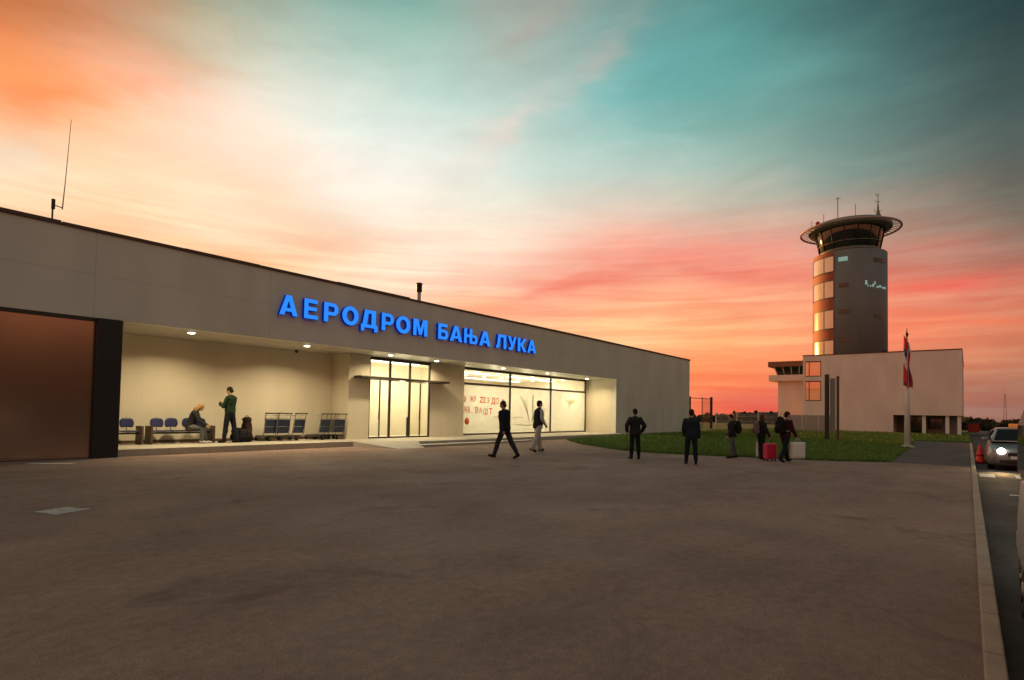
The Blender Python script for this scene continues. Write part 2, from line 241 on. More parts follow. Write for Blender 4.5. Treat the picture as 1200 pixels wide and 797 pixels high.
def glass_mat(name, tint, gloss=.12, clear=1.0, frost=0.0):
    m = bpy.data.materials.new(name); m.use_nodes = True
    nt = m.node_tree; nt.nodes.clear(); L = nt.links
    t = nt.nodes.new('ShaderNodeBsdfTransparent'); t.inputs[0].default_value = (*tint, 1)
    g = nt.nodes.new('ShaderNodeBsdfGlossy'); g.inputs['Roughness'].default_value = .04
    fr = nt.nodes.new('ShaderNodeFresnel'); geo = nt.nodes.new('ShaderNodeNewGeometry')
    io = nt.nodes.new('ShaderNodeMapRange'); io.inputs['To Min'].default_value = 1.5; io.inputs['To Max'].default_value = 1 / 1.5; L.new(geo.outputs['Backfacing'], io.inputs['Value']); L.new(io.outputs[0], fr.inputs[0])
    ad = nt.nodes.new('ShaderNodeMath'); ad.operation = 'MULTIPLY_ADD'; L.new(fr.outputs[0], ad.inputs[0]); ad.inputs[1].default_value = .9; ad.inputs[2].default_value = gloss * .3
    body = t.outputs[0]
    if frost > 0:
        tr = nt.nodes.new('ShaderNodeBsdfTranslucent'); tr.inputs[0].default_value = (.86, .84, .78, 1)
        df = nt.nodes.new('ShaderNodeBsdfDiffuse'); df.inputs[0].default_value = (.62, .62, .58, 1)
        m1 = nt.nodes.new('ShaderNodeMixShader'); m1.inputs[0].default_value = .45; L.new(tr.outputs[0], m1.inputs[1]); L.new(df.outputs[0], m1.inputs[2])
        m2 = nt.nodes.new('ShaderNodeMixShader'); L.new(t.outputs[0], m2.inputs[1]); L.new(m1.outputs[0], m2.inputs[2])
        co = nt.nodes.new('ShaderNodeTexCoord'); n = nt.nodes.new('ShaderNodeTexNoise'); n.inputs['Scale'].default_value = .9; n.inputs['Detail'].default_value = 4
        L.new(co.outputs['Object'], n.inputs['Vector'])
        r = nt.nodes.new('ShaderNodeMapRange'); r.inputs['From Min'].default_value = .35; r.inputs['From Max'].default_value = .65
        r.inputs['To Min'].default_value = frost - .07; r.inputs['To Max'].default_value = min(1, frost + .07)
        L.new(n.outputs[0], r.inputs['Value']); L.new(r.outputs[0], m2.inputs[0])
        body = m2.outputs[0]
    mx = nt.nodes.new('ShaderNodeMixShader'); L.new(ad.outputs[0], mx.inputs[0]); L.new(body, mx.inputs[1]); L.new(g.outputs[0], mx.inputs[2])
    o = nt.nodes.new('ShaderNodeOutputMaterial'); L.new(mx.outputs[0], o.inputs[0])
    return m
def emit_mat(name, col, s):
    m = bpy.data.materials.new(name); m.use_nodes = True
    nt = m.node_tree; nt.nodes.clear()
    e = nt.nodes.new('ShaderNodeEmission'); e.inputs[0].default_value = (*col, 1); e.inputs[1].default_value = s
    o = nt.nodes.new('ShaderNodeOutputMaterial'); nt.links.new(e.outputs[0], o.inputs[0])
    return m

M = {}
M['asphalt'] = asphalt_mat('asphalt', (.222, .140, .108), .20, .34)
M['asphalt_dark'] = asphalt_mat('dark_asphalt', (.075, .058, .052), .25, .4)
M['road'] = asphalt_mat('road_asphalt', (.052, .045, .041), .25, .45)
M['earth'] = mat('earth', (.06, .062, .03), .95, vary=.4, scale=.4)
M['lawn'] = mat('lawn', (.078, .130, .020), .95, vary=.45, scale=1.6, bump=.6, bscale=60)
M['blade'] = mat('grass_blade', (.105, .185, .026), .8, vary=.45, scale=3.0)
M['leaf'] = mat('leaf', (.040, .040, .024), .9, vary=.5, scale=.6)
M['concrete'] = mat('concrete', (.40, .36, .31), .85, vary=.22, scale=2.2, bump=.25, bscale=50)
M['kerb'] = mat('kerb_concrete', (.34, .25, .19), .85, vary=.28, scale=3.5, bump=.4, bscale=60)
M['paver'] = panel_mat('paving', (.42, .38, .31), .6, 9, .7, .8)
M['paint'] = mat('road_paint', (.62, .60, .55), .7, vary=.25, scale=9)
M['paint_yellow'] = mat('yellow_road_paint', (.55, .36, .06), .7, vary=.25, scale=9)
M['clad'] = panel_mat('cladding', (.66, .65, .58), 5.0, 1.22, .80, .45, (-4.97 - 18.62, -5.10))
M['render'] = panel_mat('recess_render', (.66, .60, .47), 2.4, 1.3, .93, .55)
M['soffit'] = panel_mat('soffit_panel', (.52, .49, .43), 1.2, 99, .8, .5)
M['coping'] = mat('coping', (.085, .050, .038), .55, vary=.3, scale=3)
M['dark_panel'] = mat('dark_panel', (.52, .37, .29), .18, metal=.9, vary=.08, scale=.5)
M['column'] = mat('column_cladding', (.012, .013, .017), .45, vary=.3)
M['frame'] = mat('dark_frame', (.035, .026, .020), .45, vary=.2)
M['glass'] = glass_mat('clear_glass', (.93, .95, .92))
M['film'] = glass_mat('filmed_glass', (.90, .93, .88), frost=.60)
M['dark_glass'] = mat('dark_glass', (.012, .018, .020), .06, vary=.2, spec=.9)
M['inner_wall'] = mat('inner_wall', (.74, .68, .56), .7, vary=.06, scale=2)
M['inner_floor'] = mat('inner_floor', (.62, .57, .48), .35, vary=.15, scale=2)
M['lamp_on'] = emit_mat('lamp_on', (1, .86, .62), 14)
M['strip_on'] = emit_mat('ceiling_strip_on', (1, .88, .66), 5)
M['blue_face'] = emit_mat('blue_letter_face', (.028, .25, 1.0), 1.08)
M['blue_side'] = emit_mat('blue_letter_side', (.001, .020, .30), .55)
M['red_ink'] = mat('red_ink', (.62, .12, .05), .7)
M['grey_ink'] = mat('grey_ink', (.34, .38, .26), .7)
M['metal'] = mat('galvanised_metal', (.24, .23, .22), .38, metal=.85, vary=.15)
M['black_metal'] = mat('black_metal', (.016, .015, .015), .45, vary=.2)
M['rubber'] = mat('rubber', (.014, .013, .013), .8, vary=.2)
M['navy_plastic'] = mat('navy_plastic', (.030, .036, .11), .4, vary=.15)
M['navy_board'] = mat('navy_board', (.012, .030, .090), .4, vary=.2)
M['grey_board'] = mat('grey_board', (.26, .25, .24), .5, vary=.15)
M['brown'] = mat('brown_laminate', (.085, .050, .026), .5, vary=.3)
M['white_paint'] = mat('white_paint', (.74, .72, .69), .45, vary=.06)
M['tower_grey'] = panel_mat('tower_cladding', (.175, .175, .18), 1.3, 1.1, .8, .5)
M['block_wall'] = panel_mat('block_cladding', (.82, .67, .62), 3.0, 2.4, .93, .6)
M['tower_window'] = mat('mirror_window', (.62, .56, .50), .16, metal=.75, vary=.15, scale=1.5)
M['lit_window'] = emit_mat('lit_window', (.55, .80, .68), .40)
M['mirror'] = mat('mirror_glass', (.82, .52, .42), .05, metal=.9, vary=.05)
M['visor'] = mat('visor_metal', (.17, .165, .145), .45, vary=.2)
M['visor_edge'] = mat('visor_edge', (.40, .30, .26), .45, vary=.2)
M['old_roof'] = mat('old_tower_roof', (.24, .10, .05), .7, vary=.2)
M['wire'] = mat('fence_wire', (.40, .36, .33), .5, metal=.2, vary=.15)
M['post_dark'] = mat('dark_post', (.035, .022, .020), .6, vary=.25)
M['silver'] = mat('silver_car_paint', (.20, .19, .185), .32, metal=.3, vary=.05, coat=.6)
M['van_white'] = mat('van_paint', (.62, .60, .58), .32, vary=.05, coat=.5)
M['car_glass'] = mat('car_glass', (.010, .012, .012), .05, vary=.1, spec=.08)
M['chrome'] = mat('chrome', (.7, .7, .7), .12, metal=1, vary=.03)
M['headlight'] = emit_mat('headlight_on', (1, .93, .78), 30)
M['lens_off'] = mat('lens_off', (.55, .53, .50), .12, vary=.05)
M['taxi_orange'] = mat('taxi_orange', (.55, .16, .03), .4, vary=.1, emit=(1, .30, .05), estr=.25)
M['tail_red'] = mat('tail_red', (.35, .015, .012), .2, vary=.1)
M['cone_red'] = mat('cone_red', (.72, .035, .018), .5, vary=.12)
M['red_box'] = mat('red_box_paint', (.42, .02, .02), .5, vary=.15)
M['flag_red'] = mat('flag_red', (.50, .022, .025), .85, vary=.15)
M['flag_blue'] = mat('flag_blue', (.020, .035, .16), .85, vary=.15)
M['flag_white'] = mat('flag_white', (.66, .64, .62), .85, vary=.1)
M['skin'] = mat('skin', (.42, .24, .16), .6, vary=.08)
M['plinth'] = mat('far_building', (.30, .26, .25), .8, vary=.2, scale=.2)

# ------------------------------------------------------------------ mesh helpers
def box(bm, a, b, bev=0.0, mi=0):
    a, b = Vector(a), Vector(b)
    lo = Vector((min(a.x, b.x), min(a.y, b.y), min(a.z, b.z))); hi = Vector((max(a.x, b.x), max(a.y, b.y), max(a.z, b.z)))
    r = bmesh.ops.create_cube(bm, size=1)
    vs_ = r['verts']
    for v in vs_: v.co = Vector((lo.x if v.co.x < 0 else hi.x, lo.y if v.co.y < 0 else hi.y, lo.z if v.co.z < 0 else hi.z))
    fs = set(f for v in vs_ for f in v.link_faces)
    for f in fs: f.material_index = mi
    if bev:
        es = list(set(e for v in vs_ for e in v.link_edges))
        bmesh.ops.bevel(bm, geom=es, offset=bev, segments=2, affect='EDGES', profile=.5)
def tube(bm, pts, r, seg=8, r2=None, caps=True, mi=0):
    pts = [Vector(p) for p in pts]
    n = len(pts); rings = []
    up = Vector((0, 0, 1))
    for i, p in enumerate(pts):
        t = (pts[min(i + 1, n - 1)] - pts[max(i - 1, 0)]).normalized()
        a = t.cross(up)
        if a.length < 1e-3: a = t.cross(Vector((1, 0, 0)))
        a.normalize(); b = t.cross(a).normalized()
        rr = r if r2 is None else r + (r2 - r) * i / max(1, n - 1)
        rings.append([bm.verts.new(p + (a * math.cos(2 * math.pi * k / seg) + b * math.sin(2 * math.pi * k / seg)) * rr) for k in range(seg)])
    for i in range(n - 1):
        for k in range(seg):
            f = bm.faces.new((rings[i][k], rings[i][(k + 1) % seg], rings[i + 1][(k + 1) % seg], rings[i + 1][k])); f.material_index = mi; f.smooth = True
    if caps:
        bm.faces.new(rings[0]).material_index = mi; bm.faces.new(rings[-1][::-1]).material_index = mi
def lathe(bm, c, prof, seg=32, mi=0, axis='Z'):
    c = Vector(c); rings = []
    for (r, z) in prof:
        ring = []
        for k in range(seg):
            a = 2 * math.pi * k / seg
            q = Vector((r * math.cos(a), r * math.sin(a), z))
            if axis == 'Y': q = Vector((q.x, q.z, q.y))
            if axis == 'X': q = Vector((q.z, q.x, q.y))
            ring.append(bm.verts.new(c + q))
        rings.append(ring)
    for i in range(len(rings) - 1):
        for k in range(seg):
            f = bm.faces.new((rings[i][k], rings[i][(k + 1) % seg], rings[i + 1][(k + 1) % seg], rings[i + 1][k])); f.material_index = mi; f.smooth = True
    if prof[0][0] > 1e-4: bm.faces.new(rings[0][::-1]).material_index = mi
    if prof[-1][0] > 1e-4: bm.faces.new(rings[-1]).material_index = mi
def prism(bm, poly, ext, mi=0):
    """closed polygon (3D points) pushed along vector ext"""
    ext = Vector(ext)
    a = [bm.verts.new(Vector(p)) for p in poly]; b = [bm.verts.new(Vector(p) + ext) for p in poly]
    n = len(poly)
    fs = [bm.faces.new(a[::-1]), bm.faces.new(b)]
    for i in range(n): fs.append(bm.faces.new((a[i], a[(i + 1) % n], b[(i + 1) % n], b[i])))
    for f in fs: f.material_index = mi
    return fs
def obj(name, bm, m, parent=None, loc=(0, 0, 0), fix=True):
    if fix: bmesh.ops.recalc_face_normals(bm, faces=bm.faces)
    me = bpy.data.meshes.new(name); bm.to_mesh(me); bm.free()
    for x in (m if isinstance(m, (list, tuple)) else [m]): me.materials.append(x)
    o = bpy.data.objects.new(name, me); COL.objects.link(o); o.location = loc
    if parent: o.parent = parent
    return o
def B(): return bmesh.new()
def tag(o, label=None, cat=None, group=None, kind=None):
    if label: o['label'] = label
    if cat: o['category'] = cat
    if group: o['group'] = group
    if kind: o['kind'] = kind
    return o
def thing(name, label, cat, loc=(0, 0, 0), rz=0, group=None):
    o = bpy.data.objects.new(name, None); COL.objects.link(o); o.empty_display_size = .2
    o.location = loc; o.rotation_euler = (0, 0, rz)
    return tag(o, label, cat, group)
def struct(name, bm, m): return tag(obj(name, bm, m), kind='structure')
def dup(root, loc, rz, label):
    r = root.copy(); COL.objects.link(r); r.location = loc; r.rotation_euler = (0, 0, rz); r['label'] = label
    for ch in list(root.children):
        c = ch.copy(); COL.objects.link(c); c.parent = r
        for g in list(ch.children):
            e = g.copy(); COL.objects.link(e); e.parent = c
    return r
def smooth(y, a, b):
    t = max(0, min(1, (y - a) / (b - a))); return t * t * (3 - 2 * t)
def zlot(y): return .10 * smooth(y, 9, 18)

# ------------------------------------------------------------------ ground, road, lawn
bm = B()
v = [bm.verts.new(p) for p in ((-1500, -1500, -.16), (1500, -1500, -.16), (1500, 1500, -.16), (-1500, 1500, -.16))]
bm.faces.new(v); struct('ground', bm, M['earth'])

bm = B()   # the forecourt, rising gently to the terminal
ys = [-.07] + [1 + i * .9 for i in range(22)] + [20.5]
xs = [-40, -10, 0, 8, 16, 24, 32, 40, 52]
grid = [[bm.verts.new((x, y, zlot(y))) for y in ys] for x in xs]
for i in range(len(xs) - 1):
    for j in range(len(ys) - 1): bm.faces.new((grid[i][j], grid[i + 1][j], grid[i + 1][j + 1], grid[i][j + 1]))
struct('forecourt', bm, M['asphalt'])

bm = B()
for x0, x1 in ((-40, 130),):
    vv = [bm.verts.new(p) for p in ((x0, -9, -.118), (x1, -9, -.118), (x1, -.17, -.118), (x0, -.17, -.118))]; bm.faces.new(vv)
struct('road', bm, M['road'])
bm = B()
x = -6.0
while x < 52:
    box(bm, (x, -.18, -.15), (x + .985, -.065, .028 + random.uniform(-.004, .004)), .012); x += 1.0
struct('kerb', bm, M['kerb'])

bm = B()   # narrow dark drive between lawn and kerb
drive = [(24.95, -.062), (24.95, 2.28), (37.7, 2.55), (52, 3.05), (52, -.062)]
bm.faces.new([bm.verts.new((x, y, .005)) for x, y in drive]); struct('driveway', bm, M['asphalt_dark'])

lawn_front = [(34.4, 18.55), (30, 17.6), (26.4, 17.09), (24.0, 14.6), (22.2, 11.73), (22.1, 9.9), (22.5, 8.41), (23.15, 5.84), (23.9, 3.81), (24.97, 2.3), (37.7, 2.55), (52, 3.08), (54, -.1), (74, -.1), (110, -.1), (110, 40), (47.7, 40), (47.7, 18.6)]
def in_poly(x, y, P):
    c = False; j = len(P) - 1
    for i in range(len(P)):
        if (P[i][1] > y) != (P[j][1] > y) and x < (P[j][0] - P[i][0]) * (y - P[i][1]) / (P[j][1] - P[i][1]) + P[i][0]: c = not c
        j = i
    return c
def edge_d(x, y, P):
    m_ = 1e9
    for i in range(len(P)):
        a = Vector(P[i]); b = Vector(P[(i + 1) % len(P)]); p = Vector((x, y)); ab = b - a
        t = max(0, min(1, (p - a).dot(ab) / ab.dot(ab))); m_ = min(m_, (a + ab * t - p).length)
    return m_
def zlawn(x, y): return zlot(y) + .05 + .10 * smooth(edge_d(x, y, lawn_front), 0, 5) * smooth(x, 24, 62) * (1 - .5 * smooth(x, 60, 75))
bm = B()
N = [(x, y) for x, y in lawn_front]
ring = []
for i in range(len(N)):
    a = Vector(N[i]); b = Vector(N[(i + 1) % len(N)]); n_ = max(1, int((b - a).length / 1.5))
    for k in range(n_): ring.append(a + (b - a) * k / n_)
outer = [bm.verts.new((p.x, p.y, zlot(p.y) + .045)) for p in ring]
es = [bm.edges.new((outer[i], outer[(i + 1) % len(outer)])) for i in range(len(outer))]
bmesh.ops.triangle_fill(bm, edges=es, use_beauty=True)
for _ in range(3):
    bmesh.ops.subdivide_edges(bm, edges=[e for e in bm.edges if e.calc_length() > 2.0], cuts=1)
    bmesh.ops.triangulate(bm, faces=[f for f in bm.faces if len(f.verts) > 3])
for v_ in bm.verts: v_.co.z = zlawn(v_.co.x, v_.co.y)
e2 = [e for e in bm.edges if e.is_boundary]
r_ = bmesh.ops.extrude_edge_only(bm, edges=e2)
for g in r_['geom']:
    if isinstance(g, bmesh.types.BMVert): g.co.z = -.05
struct('lawn', bm, M['lawn'])
# grass blades
import numpy as np
rng = np.random.default_rng(3)
vts, fcs = [], []
cnt = 0
while cnt < 42000:
    u = rng.random()
    x = 21.5 + 32 * u * u if rng.random() < .8 else 40 + 35 * rng.random()
    y = rng.random() * 20 - .1
    if not in_poly(x, y, lawn_front) or (x > 47.5 and y > 18.5): continue
    h = rng.uniform(.04, .09) * (1 + .02 * x); a = rng.random() * 6.28; w = .010 + .0006 * x
    z = zlawn(x, y) - .005; dx, dy = math.cos(a) * w, math.sin(a) * w; lx, ly = rng.normal(0, .025, 2)
    i = len(vts)
    vts += [(x - dx, y - dy, z), (x + dx, y + dy, z), (x + lx, y + ly, z + h)]; fcs.append((i, i + 1, i + 2)); cnt += 1
edge_pts = lawn_front[:12]
for k in range(9000):
    q = rng.integers(0, 11); f = rng.random(); a_, b_ = edge_pts[q], edge_pts[q + 1]
    x = a_[0] + (b_[0] - a_[0]) * f + rng.normal(0, .05); y = a_[1] + (b_[1] - a_[1]) * f + rng.normal(0, .05)
    if x > 40: continue
    h = rng.uniform(.05, .13); ang_ = rng.random() * 6.28; w = .02; z = zlot(y) + .0; dx, dy = math.cos(ang_) * w, math.sin(ang_) * w; lx, ly = rng.normal(0, .05, 2); i = len(vts)
    vts += [(x - dx, y - dy, z), (x + dx, y + dy, z), (x + lx, y + ly, z + h)]; fcs.append((i, i + 1, i + 2))
me = bpy.data.meshes.new('grass'); me.from_pydata(vts, [], fcs); me.materials.append(M['blade'])
g = bpy.data.objects.new('grass', me); COL.objects.link(g); tag(g, 'short green grass of the lawn in front of the tower', 'grass', kind='stuff')

# road markings
def sheet(name, poly, m, z):
    bm = B(); bm.faces.new([bm.verts.new((x, y, z if not callable(z) else z(y))) for x, y in poly]); return struct(name, bm, m)
zm = lambda y: zlot(y) + .005
patch_ = []
for (p, q) in zip([(2.16, 10.42), (2.34, 9.95), (2.78, 10.18), (2.60, 10.60)], [(2.34, 9.95), (2.78, 10.18), (2.60, 10.60), (2.16, 10.42)]):
    for k in range(14):
        f = k / 14; patch_.append((p[0] + (q[0] - p[0]) * f + random.uniform(-.02, .02), p[1] + (q[1] - p[1]) * f + random.uniform(-.03, .03)))
sheet('road_marking', patch_, mat('worn_paint', (.36, .34, .31), .8, vary=.5, scale=7), zm)
sheet('road_marking', [(3.5, 17.75), (4.25, 17.15), (4.4, 17.25), (3.6, 17.9)], M['paint'], lambda y: zlot(y) + .006)
for x0 in (22.3,):
    sheet('road_marking', [(x0, -.25), (x0 + 1.3, -.25), (x0 + 1.3, -.62), (x0, -.62)], M['paint'], -.112)
    sheet('road_marking', [(x0 + .2, -1.1), (x0 + 1.5, -1.1), (x0 + 1.5, -1.6), (x0 + .2, -1.6)], M['paint'], -.112)
sheet('road_marking', [(23.9, -.7), (24.05, -.7), (24.9, -3.4), (24.7, -3.4)], M['paint_yellow'], -.112)
sheet('road_marking', [(17.2, -.72), (17.4, -.72), (17.4, -3.5), (17.2, -3.5)], M['paint'], -.112)
sheet('road_marking', [(8.15, -.62), (8.33, -.60), (8.33, -3.5), (8.15, -3.5)], M['paint_yellow'], -.112)
sheet('road_marking', [(7.55, -.62), (7.73, -.60), (7.73, -3.5), (7.55, -3.5)], M['paint_yellow'], -.112)

# raised pavement in front of the recess, ramp, low step
ZS = .30
bm = B()
prism(bm, [(5.68, 18.72, -.05), (13.7, 18.95, -.05), (13.7, 25, -.05), (5.68, 25, -.05)], (0, 0, ZS + .05))
prism(bm, [(13.705, 18.95, -.05), (16.1, 17.7, -.05), (34.3, 17.95, -.05), (34.55, 18.55, -.05), (34.55, 25, -.05), (13.705, 25, -.05)], (0, 0, ZS + .05))
struct('pavement', bm, M['paver'])
bm = B()
prism(bm, [(15.6, 17.05, .02), (22.8, 17.15, .02), (24.2, 17.72, .02), (16.12, 17.68, .02)], (0, 0, .17))
struct('step', bm, M['concrete'])
bm = B()
a = [(13.75, 18.93, ZS + .004), (16.05, 17.72, ZS + .004), (15.5, 16.75, zlot(16.7) + .006), (14.3, 16.9, zlot(16.9) + .006)]
b = [Vector((x, y, 0)) for x, y, z in a]
va = [bm.verts.new(p) for p in a]; vb = [bm.verts.new(p) for p in b]
bm.faces.new(va)
for i in range(4): bm.faces.new((va[i], vb[i], vb[(i + 1) % 4], va[(i + 1) % 4]))
struct('ramp', bm, M['concrete'])

# ------------------------------------------------------------------ terminal building
YF, ZSO, ZR = 18.62, 3.93, 6.27
T = thing('terminal_building', 'long low airport terminal with pale grey cladding and a lit recessed entrance', 'terminal')
bm = B()
box(bm, (-9, YF, ZSO), (47.6, YF + .35, ZR)); box(bm, (34.6, YF, -.05), (47.6, YF + .35, ZSO))
obj('facade_wall', bm, M['clad'], T)
bm = B()
x = -9.0
while x < 47.6:
    w = min(random.choice((2.4, 3.0, 3.6)), 47.66 - x)
    box(bm, (x, YF - .05, ZR + .001), (x + w - .02, YF + .42, ZR + .07 + random.uniform(0, .035)), .008); x += w
box(bm, (47.2, YF + .43, ZR + .001), (47.66, 44, ZR + .08), .008)
obj('coping', bm, M['coping'], T)
bm = B()
box(bm, (47.25, YF + .36, -.05), (47.597, 44, ZR - .01)); box(bm, (-9, 43.7, -.05), (47.24, 44, ZR - .01)); box(bm, (-9, YF + .36, -.05), (-8.7, 43.69, ZR - .01))
obj('outer_wall', bm, M['clad'], T)
bm = B(); box(bm, (-8.69, YF + .36, 5.6), (47.24, 43.69, 5.8)); obj('roof', bm, M['coping'], T)
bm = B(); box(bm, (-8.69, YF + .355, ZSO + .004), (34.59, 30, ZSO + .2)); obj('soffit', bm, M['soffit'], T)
bm = B(); box(bm, (-9, YF + .06, -.05), (5.04, YF + .3, ZSO - .004)); obj('dark_panel_wall', bm, M['dark_panel'], T)
bm = B()
for xx in (-6.0, -3.2, -.4, 2.4): box(bm, (xx, YF + .045, 0), (xx + .03, YF + .075, ZSO - .01))
box(bm, (-9, YF + .02, 0), (5.04, YF + .08, .12)); box(bm, (-9, YF + .02, ZSO - .10), (5.04, YF + .08, ZSO - .012))
obj('panel_joint', bm, M['frame'], T)
bm = B(); box(bm, (5.05, YF - .12, -.05), (5.65, YF + .9, ZSO - .003), .015); obj('column', bm, M['column'], T)
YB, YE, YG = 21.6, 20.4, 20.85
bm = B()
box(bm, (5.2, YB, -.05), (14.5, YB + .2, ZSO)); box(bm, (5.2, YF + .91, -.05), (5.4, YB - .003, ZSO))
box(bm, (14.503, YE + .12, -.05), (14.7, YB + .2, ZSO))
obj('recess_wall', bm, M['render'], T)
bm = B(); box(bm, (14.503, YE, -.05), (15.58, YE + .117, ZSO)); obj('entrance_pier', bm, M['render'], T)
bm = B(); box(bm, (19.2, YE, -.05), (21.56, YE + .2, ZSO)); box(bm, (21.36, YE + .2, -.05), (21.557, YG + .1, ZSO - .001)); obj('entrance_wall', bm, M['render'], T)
bm = B()
box(bm, (34.6, YF + .36, -.05), (34.9, YG + .45, ZSO)); box(bm, (34.42, YG, -.05), (34.597, YG + .2, ZSO))
obj('return_wall', bm, M['render'], T)
bm = B(); box(bm, (5.41, YB - .02, ZS), (14.49, YB - .002, ZS + .10)); obj('skirting', bm, M['brown'], T)
# interior
bm = B(); box(bm, (14.75, YE + .13, ZS - .06), (34.55, 29, ZS + .006)); obj('hall_floor', bm, M['inner_floor'], T)
bm = B()
box(bm, (14.71, 29, 0), (34.9, 29.2, ZSO)); box(bm, (14.71, YB + .21, 0), (14.9, 28.99, ZSO)); box(bm, (34.4, YG + .21, 0), (34.597, 28.99, ZSO))
box(bm, (14.91, 22.9, 0), (20.897, 23.05, ZSO - .01)); box(bm, (20.9, YE + .21, 0), (21.05, 23.05, ZSO - .01)); box(bm, (25.6, 24.6, 0), (31.5, 24.75, 3.2))
obj('hall_wall', bm, M['inner_wall'], T)
bm = B(); box(bm, (14.92, YE + .215, 3.845), (21.34, 28.98, 3.89)); box(bm, (21.58, YG + .125, 3.845), (34.39, 28.98, 3.89)); obj('hall_ceiling', bm, M['inner_wall'], T)
bm = B()
box(bm, (23.6, 26.9, ZS), (30.6, 27.5, 1.35), .03); box(bm, (27.3, 28.8, 1.6), (28.2, 28.95, 3.2))
obj('check_in_counter', bm, M['brown'], T)
for i, (a, b) in enumerate((((16.0, 21.2), (19.2, 21.5)), ((22.6, 22.6), (26.2, 22.9)), ((28.0, 22.6), (31.6, 22.9)), ((32.4, 23.2), (34.0, 23.5)), ((22.8, 26), (33.5, 26.3)))):
    bm = B(); box(bm, (a[0], a[1], 3.80), (b[0], b[1], 3.843)); obj('ceiling_strip', bm, M['strip_on'], T)
# entrance
E_ = []
bm = B()
xs_ = [15.60, 16.75, 17.93, 19.18]; ZT = 2.93
yf0, yf1 = YE + .03, YE + .12
for xx in xs_: box(bm, (xx - .045, yf0, ZS), (xx + .045, yf1, ZSO - .02), .006)
box(bm, (15.66, yf0 + .006, ZSO - .17), (19.12, yf1 - .006, ZSO - .021))
box(bm, (15.66, yf0 + .006, ZT - .05), (19.12, yf1 - .006, ZT + .05)); box(bm, (15.66, yf0 + .006, ZS + .003), (19.12, yf1 - .006, ZS + .07))
obj('door_frame', bm, M['frame'], T)
for i in range(3):
    bm = B(); box(bm, (xs_[i] + .05, YE + .07, ZT + .052), (xs_[i + 1] - .05, YE + .08, ZSO - .175)); obj('transom_pane', bm, M['glass'], T)
for i in range(3):
    a, b = xs_[i] + .05, xs_[i + 1] - .05
    bm = B(); box(bm, (a, YE + .075, ZS + .08), (b, YE + .083, ZT - .06)); dr = obj('door', bm, M['glass'], T)
    if i != 1:
        mid = (a + b) / 2 + (.03 if i == 0 else .05)
        bm = B(); box(bm, (mid - .028, YE + .06, ZS + .08), (mid + .028, YE + .10, ZT - .06)); obj('door_stile', bm, M['frame'], dr)
        bm = B(); tube(bm, [(mid - .09, YE + .03, 1.15), (mid - .09, YE + .03, 1.55)], .014); tube(bm, [(mid - .09, YE + .03, 1.2), (mid - .09, YE + .08, 1.2)], .01); obj('handle', bm, M['metal'], dr)
    else:
        bm = B(); box(bm, (b - .13, YE + .0, ZS + .08), (b + .02, YE + .058, 1.25), .01); obj('handle', bm, M['frame'], dr)
bm = B(); box(bm, (14.75, YE - .55, 2.90), (19.95, YE + .025, 3.0), .012); obj('canopy', bm, M['frame'], T)
# window front to the right
bm = B()
gx = [21.58, 25.95, 30.1, 34.35]; ZT2, ZT3 = 3.06, 3.80
for xx in gx: box(bm, (xx - .05 if xx > 23 else xx, YG + .0, ZS), (xx + .06, YG + .1, ZSO - .02), .006)
for i in range(3):
    a, b = gx[i] + .065, gx[i + 1] - .055
    for z0, z1 in ((ZT3, ZSO - .022), (ZT2 - .06, ZT2 + .06), (ZS + .003, ZS + .10)): box(bm, (a, YG + .01, z0), (b, YG + .09, z1))
obj('window_frame', bm, M['frame'], T)
panes = []
for i in range(3):
    a, b = gx[i] + .065, gx[i + 1] - .055
    bm = B(); box(bm, (a, YG + .045, ZT2 + .065), (b, YG + .053, ZT3 - .005)); obj('transom_pane', bm, M['glass'], T)
    bm = B(); box(bm, (a, YG + .045, ZS + .11), (b, YG + .053, ZT2 - .065)); panes.append(obj('shop_window', bm, M['film'], T))

# text helper
def text_mesh(body, extrude=0., bold=0.):
    cu = bpy.data.curves.new('lettering', 'FONT'); cu.body = body; cu.extrude = extrude; cu.offset = bold; cu.resolution_u = 3
    t = bpy.data.objects.new('lettering', cu); COL.objects.link(t)
    dg = bpy.context.evaluated_depsgraph_get(); dg.update()
    me = bpy.data.meshes.new_from_object(t.evaluated_get(dg)); bpy.data.objects.remove(t); bpy.data.curves.remove(cu)
    return me
def fit_text(me, x0, x1, z0, z1, y, depth):
    """stand a text mesh upright facing -Y inside the rectangle x0..x1, z0..z1"""
    cs = [v.co.copy() for v in me.vertices]
    ax, bx = min(c.x for c in cs), max(c.x for c in cs); ay, by = min(c.y for c in cs), max(c.y for c in cs); az_, bz = min(c.z for c in cs), max(c.z for c in cs)
    for v, c in zip(me.vertices, cs):
        v.co = Vector((x0 + (c.x - ax) / (bx - ax) * (x1 - x0), y - ((c.z - az_) / (bz - az_) * depth if bz > az_ else 0), z0 + (c.y - ay) / (by - ay) * (z1 - z0)))
